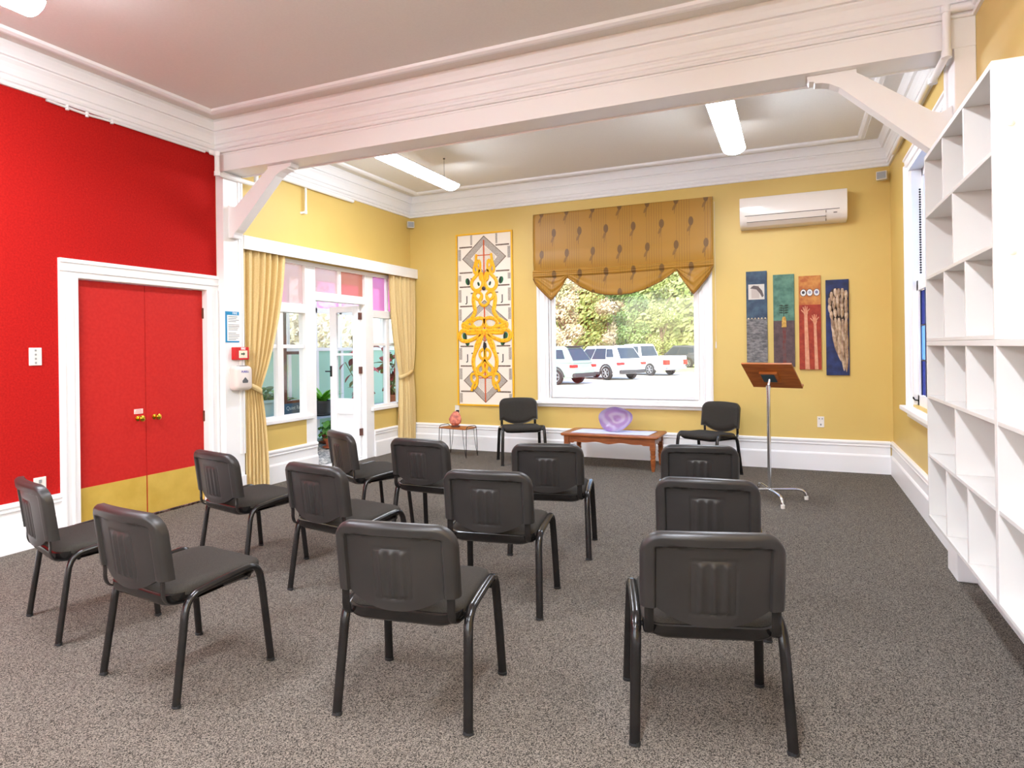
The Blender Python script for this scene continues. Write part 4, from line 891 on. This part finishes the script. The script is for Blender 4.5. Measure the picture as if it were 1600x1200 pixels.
# ------------------------------------------------------------------ outdoors
ZG = -.23
conc = mat('pale_concrete', (206, 198, 188), .8, c2=(186, 178, 166), nscale=3); lawn = mat('dry_lawn', (196, 186, 140), .9, c2=(160, 176, 96), nscale=1.2)
struct(MB().box(-70, 70, .25, 95, ZG - .1, ZG).build('car_park', conc), 'pale sunlit car park')
struct(MB().box(-70, -2.12, -40, .25, ZG - .1, ZG + .02).build('garden_ground', lawn), 'dry lawn beside the sunroom')
struct(MB().box(6.3, 60, -40, .25, ZG - .1, ZG + .01).build('yard_ground', conc), 'pale yard beside the house')
struct(MB().box(-40, 50, 33.2, 60, ZG, ZG + .03).build('verge', lawn), 'grass verge under the hedge')
carw = mat('car_white', (214, 216, 218), .18, coat=.6); cars = mat('car_silver_green', (146, 168, 154), .22, .3, coat=.6); carg = mat('car_grey', (84, 88, 94), .25, .3, coat=.6)
cglass = mat('car_glass', (44, 58, 70), .12, spec=.4); tyre = mat('tyre', (34, 34, 34), .8); alloy = mat('alloy', (170, 172, 176), .3, .8); tail = mat('tail_light', (206, 30, 30), .2); trimb = mat('car_trim', (48, 50, 52), .6)
def car(label, paint, rl, rr_, kind):
    rl = Vector(rl); rr_ = Vector(rr_); right = (rr_ - rl).normalized(); th = math.atan2(right.y, right.x); mid = (rl + rr_) / 2
    t = thing('car', label, 'car', (mid.x, mid.y, ZG), th)
    w = .90; pick = kind == 'pickup'; wb_ = 3.1 if pick else 2.7; y0 = -1.15 if pick else -.95; y1 = wb_ + .92; H = 1.8 if pick else 1.7; zb = .98 if pick else .96
    st = [(y0, .42, zb - .18, .86), (y0 + .08, .34, zb - .03, .93), (y0 + .5, .28, zb, 1), (wb_ * .5, .27, zb, 1), (wb_ - .1, .28, zb - .02, 1), (wb_ + .4, .30, zb - .12, .97), (y1 - .12, .36, zb - .25, .88), (y1, .45, zb - .4, .74)]
    m = MB(); vs = []
    for y, a, b, k in st:
        q = w * k; vs += [(-q * .9, y, a), (-q, y, a + .18), (-q * 1.01, y, (a + b) / 2 + .05), (-q * .95, y, b), (q * .95, y, b), (q * 1.01, y, (a + b) / 2 + .05), (q, y, a + .18), (q * .9, y, a)]
    n = 8; fs = [(i * n + k, i * n + (k + 1) % n, (i + 1) * n + (k + 1) % n, (i + 1) * n + k) for i in range(len(st) - 1) for k in range(n)] + [tuple(range(n)), tuple(range((len(st) - 1) * n, len(st) * n))]
    m.add(vs, fs); m.build('body', paint, t, smooth=True, bevel=.05, seg=3)
    g0, g1, g2, g3 = (.75, wb_ - .15, 1.05, wb_ - .85) if pick else (y0 + .06, wb_ - .1, y0 + .60, wb_ - .95)
    gb, gt = w * .94, w * .70
    B = [(-gb, g0, zb - .03), (gb, g0, zb - .03), (gb, g1, zb - .05), (-gb, g1, zb - .05)]; T = [(-gt, g2, H), (gt, g2, H), (gt, g3, H), (-gt, g3, H)]
    MB().add(B + T, [(0, 1, 2, 3), (4, 5, 6, 7), (0, 1, 5, 4), (1, 2, 6, 5), (2, 3, 7, 6), (3, 0, 4, 7)]).build('cabin', paint, t, bevel=.09, seg=3)
    def quad(a, b, c_, d, rng, name, m_, off=.012):
        A, B_, C_, D_ = map(Vector, (a, b, c_, d)); nn = (B_ - A).cross(D_ - A).normalized()
        if nn.dot((A + C_) / 2 - Vector((0, (g0 + g1) / 2, zb))) < 0: nn = -nn
        f = lambda u, v: (A * (1 - u) + B_ * u) * (1 - v) + (D_ * (1 - u) + C_ * u) * v
        u0, u1, v0, v1 = rng; P = [f(u0, v0), f(u1, v0), f(u1, v1), f(u0, v1)]
        MB().add([p + nn * off for p in P] + [p - nn * .02 for p in P], [(0, 1, 2, 3), (4, 5, 6, 7), (0, 1, 5, 4), (1, 2, 6, 5), (2, 3, 7, 6), (3, 0, 4, 7)]).build(name, m_, t)
    quad(B[0], B[1], T[1], T[0], (.08, .92, .18, .86), 'rear_window', cglass); quad(B[3], B[2], T[2], T[3], (.06, .94, .1, .9), 'windscreen', cglass)
    for i0, i1 in ((0, 3), (1, 2)):
        for rng in ((.10, .27, .28, .80), (.285, .60, .14, .84), (.615, .92, .12, .82)) if not pick else ((.06, .46, .15, .84), (.5, .92, .12, .84)): quad(B[i0], B[i1], T[i1], T[i0], rng, 'side_window', cglass)
    for sx in (-1, 1):
        for yy in (0, wb_):
            x = sx * (w - .065)
            wh_ = MB().lathe([(.24, -.11), (.33, -.10), (.355, -.06), (.355, .06), (.33, .10), (.24, .11)], (x, yy, .355), 28, 'x').build('wheel', tyre, t, smooth=True)
            mb = MB().lathe([(.235, sx * .06), (.235, sx * .112), (.21, sx * .112), (.205, sx * .07)], (x, yy, .355), 28, 'x', cap=False)
            mb.lathe([(.05, sx * .05), (.05, sx * .115), (.01, sx * .118)], (x, yy, .355), 12, 'x')
            for k in range(6):
                a = 2 * PI * k / 6; mb.tube([(x + sx * .10, yy + .04 * math.cos(a), .355 + .04 * math.sin(a)), (x + sx * .10, yy + .22 * math.cos(a), .355 + .22 * math.sin(a))], .026, 6)
            mb.build('rim', alloy, wh_, smooth=True)
            arch = [(yy + r_ * math.cos(a), .355 + r_ * math.sin(a)) for r_, aa in ((.46, range(0, 13)), (.385, range(12, -1, -1))) for a in [PI * q / 12 for q in aa]]
            a, b = sorted((sx * (w * .9), sx * (w * 1.05))); MB().prism(arch, a, b, 'x').build('wheel_arch', trimb if not pick else paint, t)
        MB().box(sx * .56, sx * .915, y0 - .02, y0 + .20, .76 if not pick else .62, .89).build('tail_light', tail, t, bevel=.02)
        MB().box(sx * .9, sx * .93, wb_ * .3, wb_ * .3 + .16, .78, .81).build('door_handle', paint, t)
        MB().box(sx * .93, sx * 1.06, wb_ - .55, wb_ - .42, .98, 1.1).build('mirror', paint, t, bevel=.02)
    for sx in (-1, 1):
        a, b = sorted((sx * .84, sx * .915)); MB().box(a, b, .45, wb_ - .45, .26, .40).build('sill_cladding', trimb, t, bevel=.01)
    MB().box(-.82, .82, y0 - .05, y0 + .12, .34, .52).build('bumper', trimb if not pick else alloy, t, bevel=.03)
    MB().box(-.26, .26, y0 - .02, y0 + .05, .62, .73).build('number_plate', mat('plate_dark', (210, 212, 210), .5), t)
    if pick:
        MB().box(-.80, .80, y0 + .12, .70, zb + .003, zb + .012).build('tray_floor', trimb, t)
        for sx in (-1, 1): MB().box(sx * .80, sx * .88, y0 + .02, .78, zb - .1, zb + .12).build('tray_side', paint, t, bevel=.02)
        MB().box(-.80, .80, y0 + .01, y0 + .08, zb - .3, zb + .12).build('tailgate', paint, t, bevel=.02)
    else:
        MB().box(-.6, .6, g2 - .14, g2 + .05, H - .03, H + .015).build('roof_spoiler', trimb if paint == cars else paint, t, bevel=.015)
    return t
car('silver green estate car with dark roof spoiler', cars, (-4.49, 18.88, 0), (-4.10, 20.2, 0), 'suv')
car('white sport utility car beside the silver green car', carw, (-3.40, 23.25, 0), (-2.62, 24.5, 0), 'suv')
car('white double cab pickup truck', carw, (-2.34, 28.3, 0), (-1.50, 29.75, 0), 'pickup')
car('grey car beyond the white pickup', carg, (-2.1, 41.5, 0), (-1.3, 42.8, 0), 'suv')
leafm = [mat('tree_yellow_green', (156, 164, 100), .55, c2=(112, 132, 62), nscale=.6), mat('tree_mid_green', (112, 136, 72), .55, c2=(70, 96, 42), nscale=.6), mat('tree_pale_pink', (204, 188, 164), .6, c2=(158, 154, 104), nscale=.6)]
bark = mat('bark', (110, 92, 74), .9)
def tree(label, loc, R_, H, m_, n, ls, seed, group='trees behind the parked cars'):
    t = thing('garden_tree', label, 'tree', loc, 0, group); rn = random.Random(seed)
    mb = MB().tube([(0, 0, 0), (.1, .05, H * .3), (-.1, 0, H * .6)], [.22, .16, .08], 8)
    for k in range(5):
        a = rn.uniform(0, 2 * PI); mb.tube([(0, 0, H * (.15 + .1 * k)), (math.cos(a) * R_ * .6, math.sin(a) * R_ * .6, H * (.35 + .1 * k))], [.08, .03], 6)
    mb.build('trunk', bark, t)
    mb = MB(); cl = []
    for k in range(26):
        z = rn.uniform(.06, 1.0); rad = R_ * (1 - .55 * max(0, z - .35)) ; a = rn.uniform(0, 2 * PI); q = rn.uniform(.2, .85) * rad
        cl.append(Vector((q * math.cos(a), q * math.sin(a), z * H)))
    for k in range(n):
        c_ = cl[k % len(cl)]; d = Vector((rn.gauss(0, 1), rn.gauss(0, 1), rn.gauss(0, 1))).normalized() * (R_ * .42 * rn.uniform(.5, 1.05)); d.z *= .8
        p = c_ + d; p.z = max(p.z, .08); nn = (d.normalized() + Vector((rn.gauss(0, .5), rn.gauss(0, .5), rn.gauss(0, .5)))).normalized()
        a = nn.orthogonal().normalized() * ls * rn.uniform(.6, 1.3); b = nn.cross(a).normalized() * ls * .55 * rn.uniform(.6, 1.3)
        mb.add([p - a, p + b, p + a, p - b], [(0, 1, 2, 3)])
    f = mb.build('foliage', m_, t); f['kind'] = 'stuff'; return t
TR = [(-14.6, 36, 0, 'pale yellow green tree behind the silver green car'), (-10.0, 36, 2, 'pinkish blossom tree behind the white sport utility car'), (-5.4, 36.3, 1, 'dense mid green tree beside the blossom tree'), (4.4, 38, 0, 'yellow green tree beyond the grey car'),
      (-17, 41, 1, 'tall dark tree in the second line, beyond the yellow green one'), (-12.3, 41, 0, 'tall yellow green tree in the second line, behind the blossom tree'), (-7.7, 41, 2, 'tall pale tree in the second line, behind the mid green tree'), (2.2, 43.2, 1, 'mid green tree in the second line, beside the grey car'),
      (-14.6, 47.5, 2, 'tall pale tree in the third line, behind the yellow green trees'), (-10.0, 47.5, 0, 'tall yellow green tree in the third line, behind the pale tree'), (-5.4, 47.5, 0, 'tall yellow green tree in the third line, behind the white pickup'), (-.8, 48.5, 1, 'tall mid green tree in the third line, behind the grey car')]
for k, (x, y, mi, lab) in enumerate(TR): tree(lab, (x, y, ZG), 1.72, 6.4 if y < 40 else 8.0, leafm[mi], 13000, .105, 30 + k)
hd = thing('shelter_hedge', 'tall green shelter hedge closing off the car park behind all the trees', 'hedge', (-8, 54, ZG)); rn = random.Random(77)
MB().box(-23, 23, .7, 2.0, 0, 8.6).build('hedge_core', leafm[1], hd)
mb = MB()
for k in range(22000):
    p = Vector((rn.uniform(-23.5, 23.5), rn.uniform(-.7, .7), rn.uniform(.1, 9.3) + .5 * math.sin(k * .7))); nn = Vector((rn.gauss(0, .6), -1, rn.gauss(.4, .6))).normalized()
    a = nn.orthogonal().normalized() * .34 * rn.uniform(.6, 1.3); b = nn.cross(a).normalized() * .2 * rn.uniform(.6, 1.3); p.z = max(p.z, .4); mb.add([p - a, p + b, p + a, p - b], [(0, 1, 2, 3)])
mb.build('foliage', leafm[0], hd)['kind'] = 'stuff'
for k, (x, y, lab) in enumerate(((-6.5, .6, 'pale garden tree outside the sunroom, nearest the car park'), (-6.8, 5.4, 'garden shrub tree outside the sunroom windows at the far end'), (-6.2, -4.2, 'green garden tree outside the sunroom by the left window'))):
    tree(lab, (x, y, ZG), 1.7, 3.6, leafm[(k + 1) % 3], 2600, .09, 60 + k, 'trees outside the sunroom')
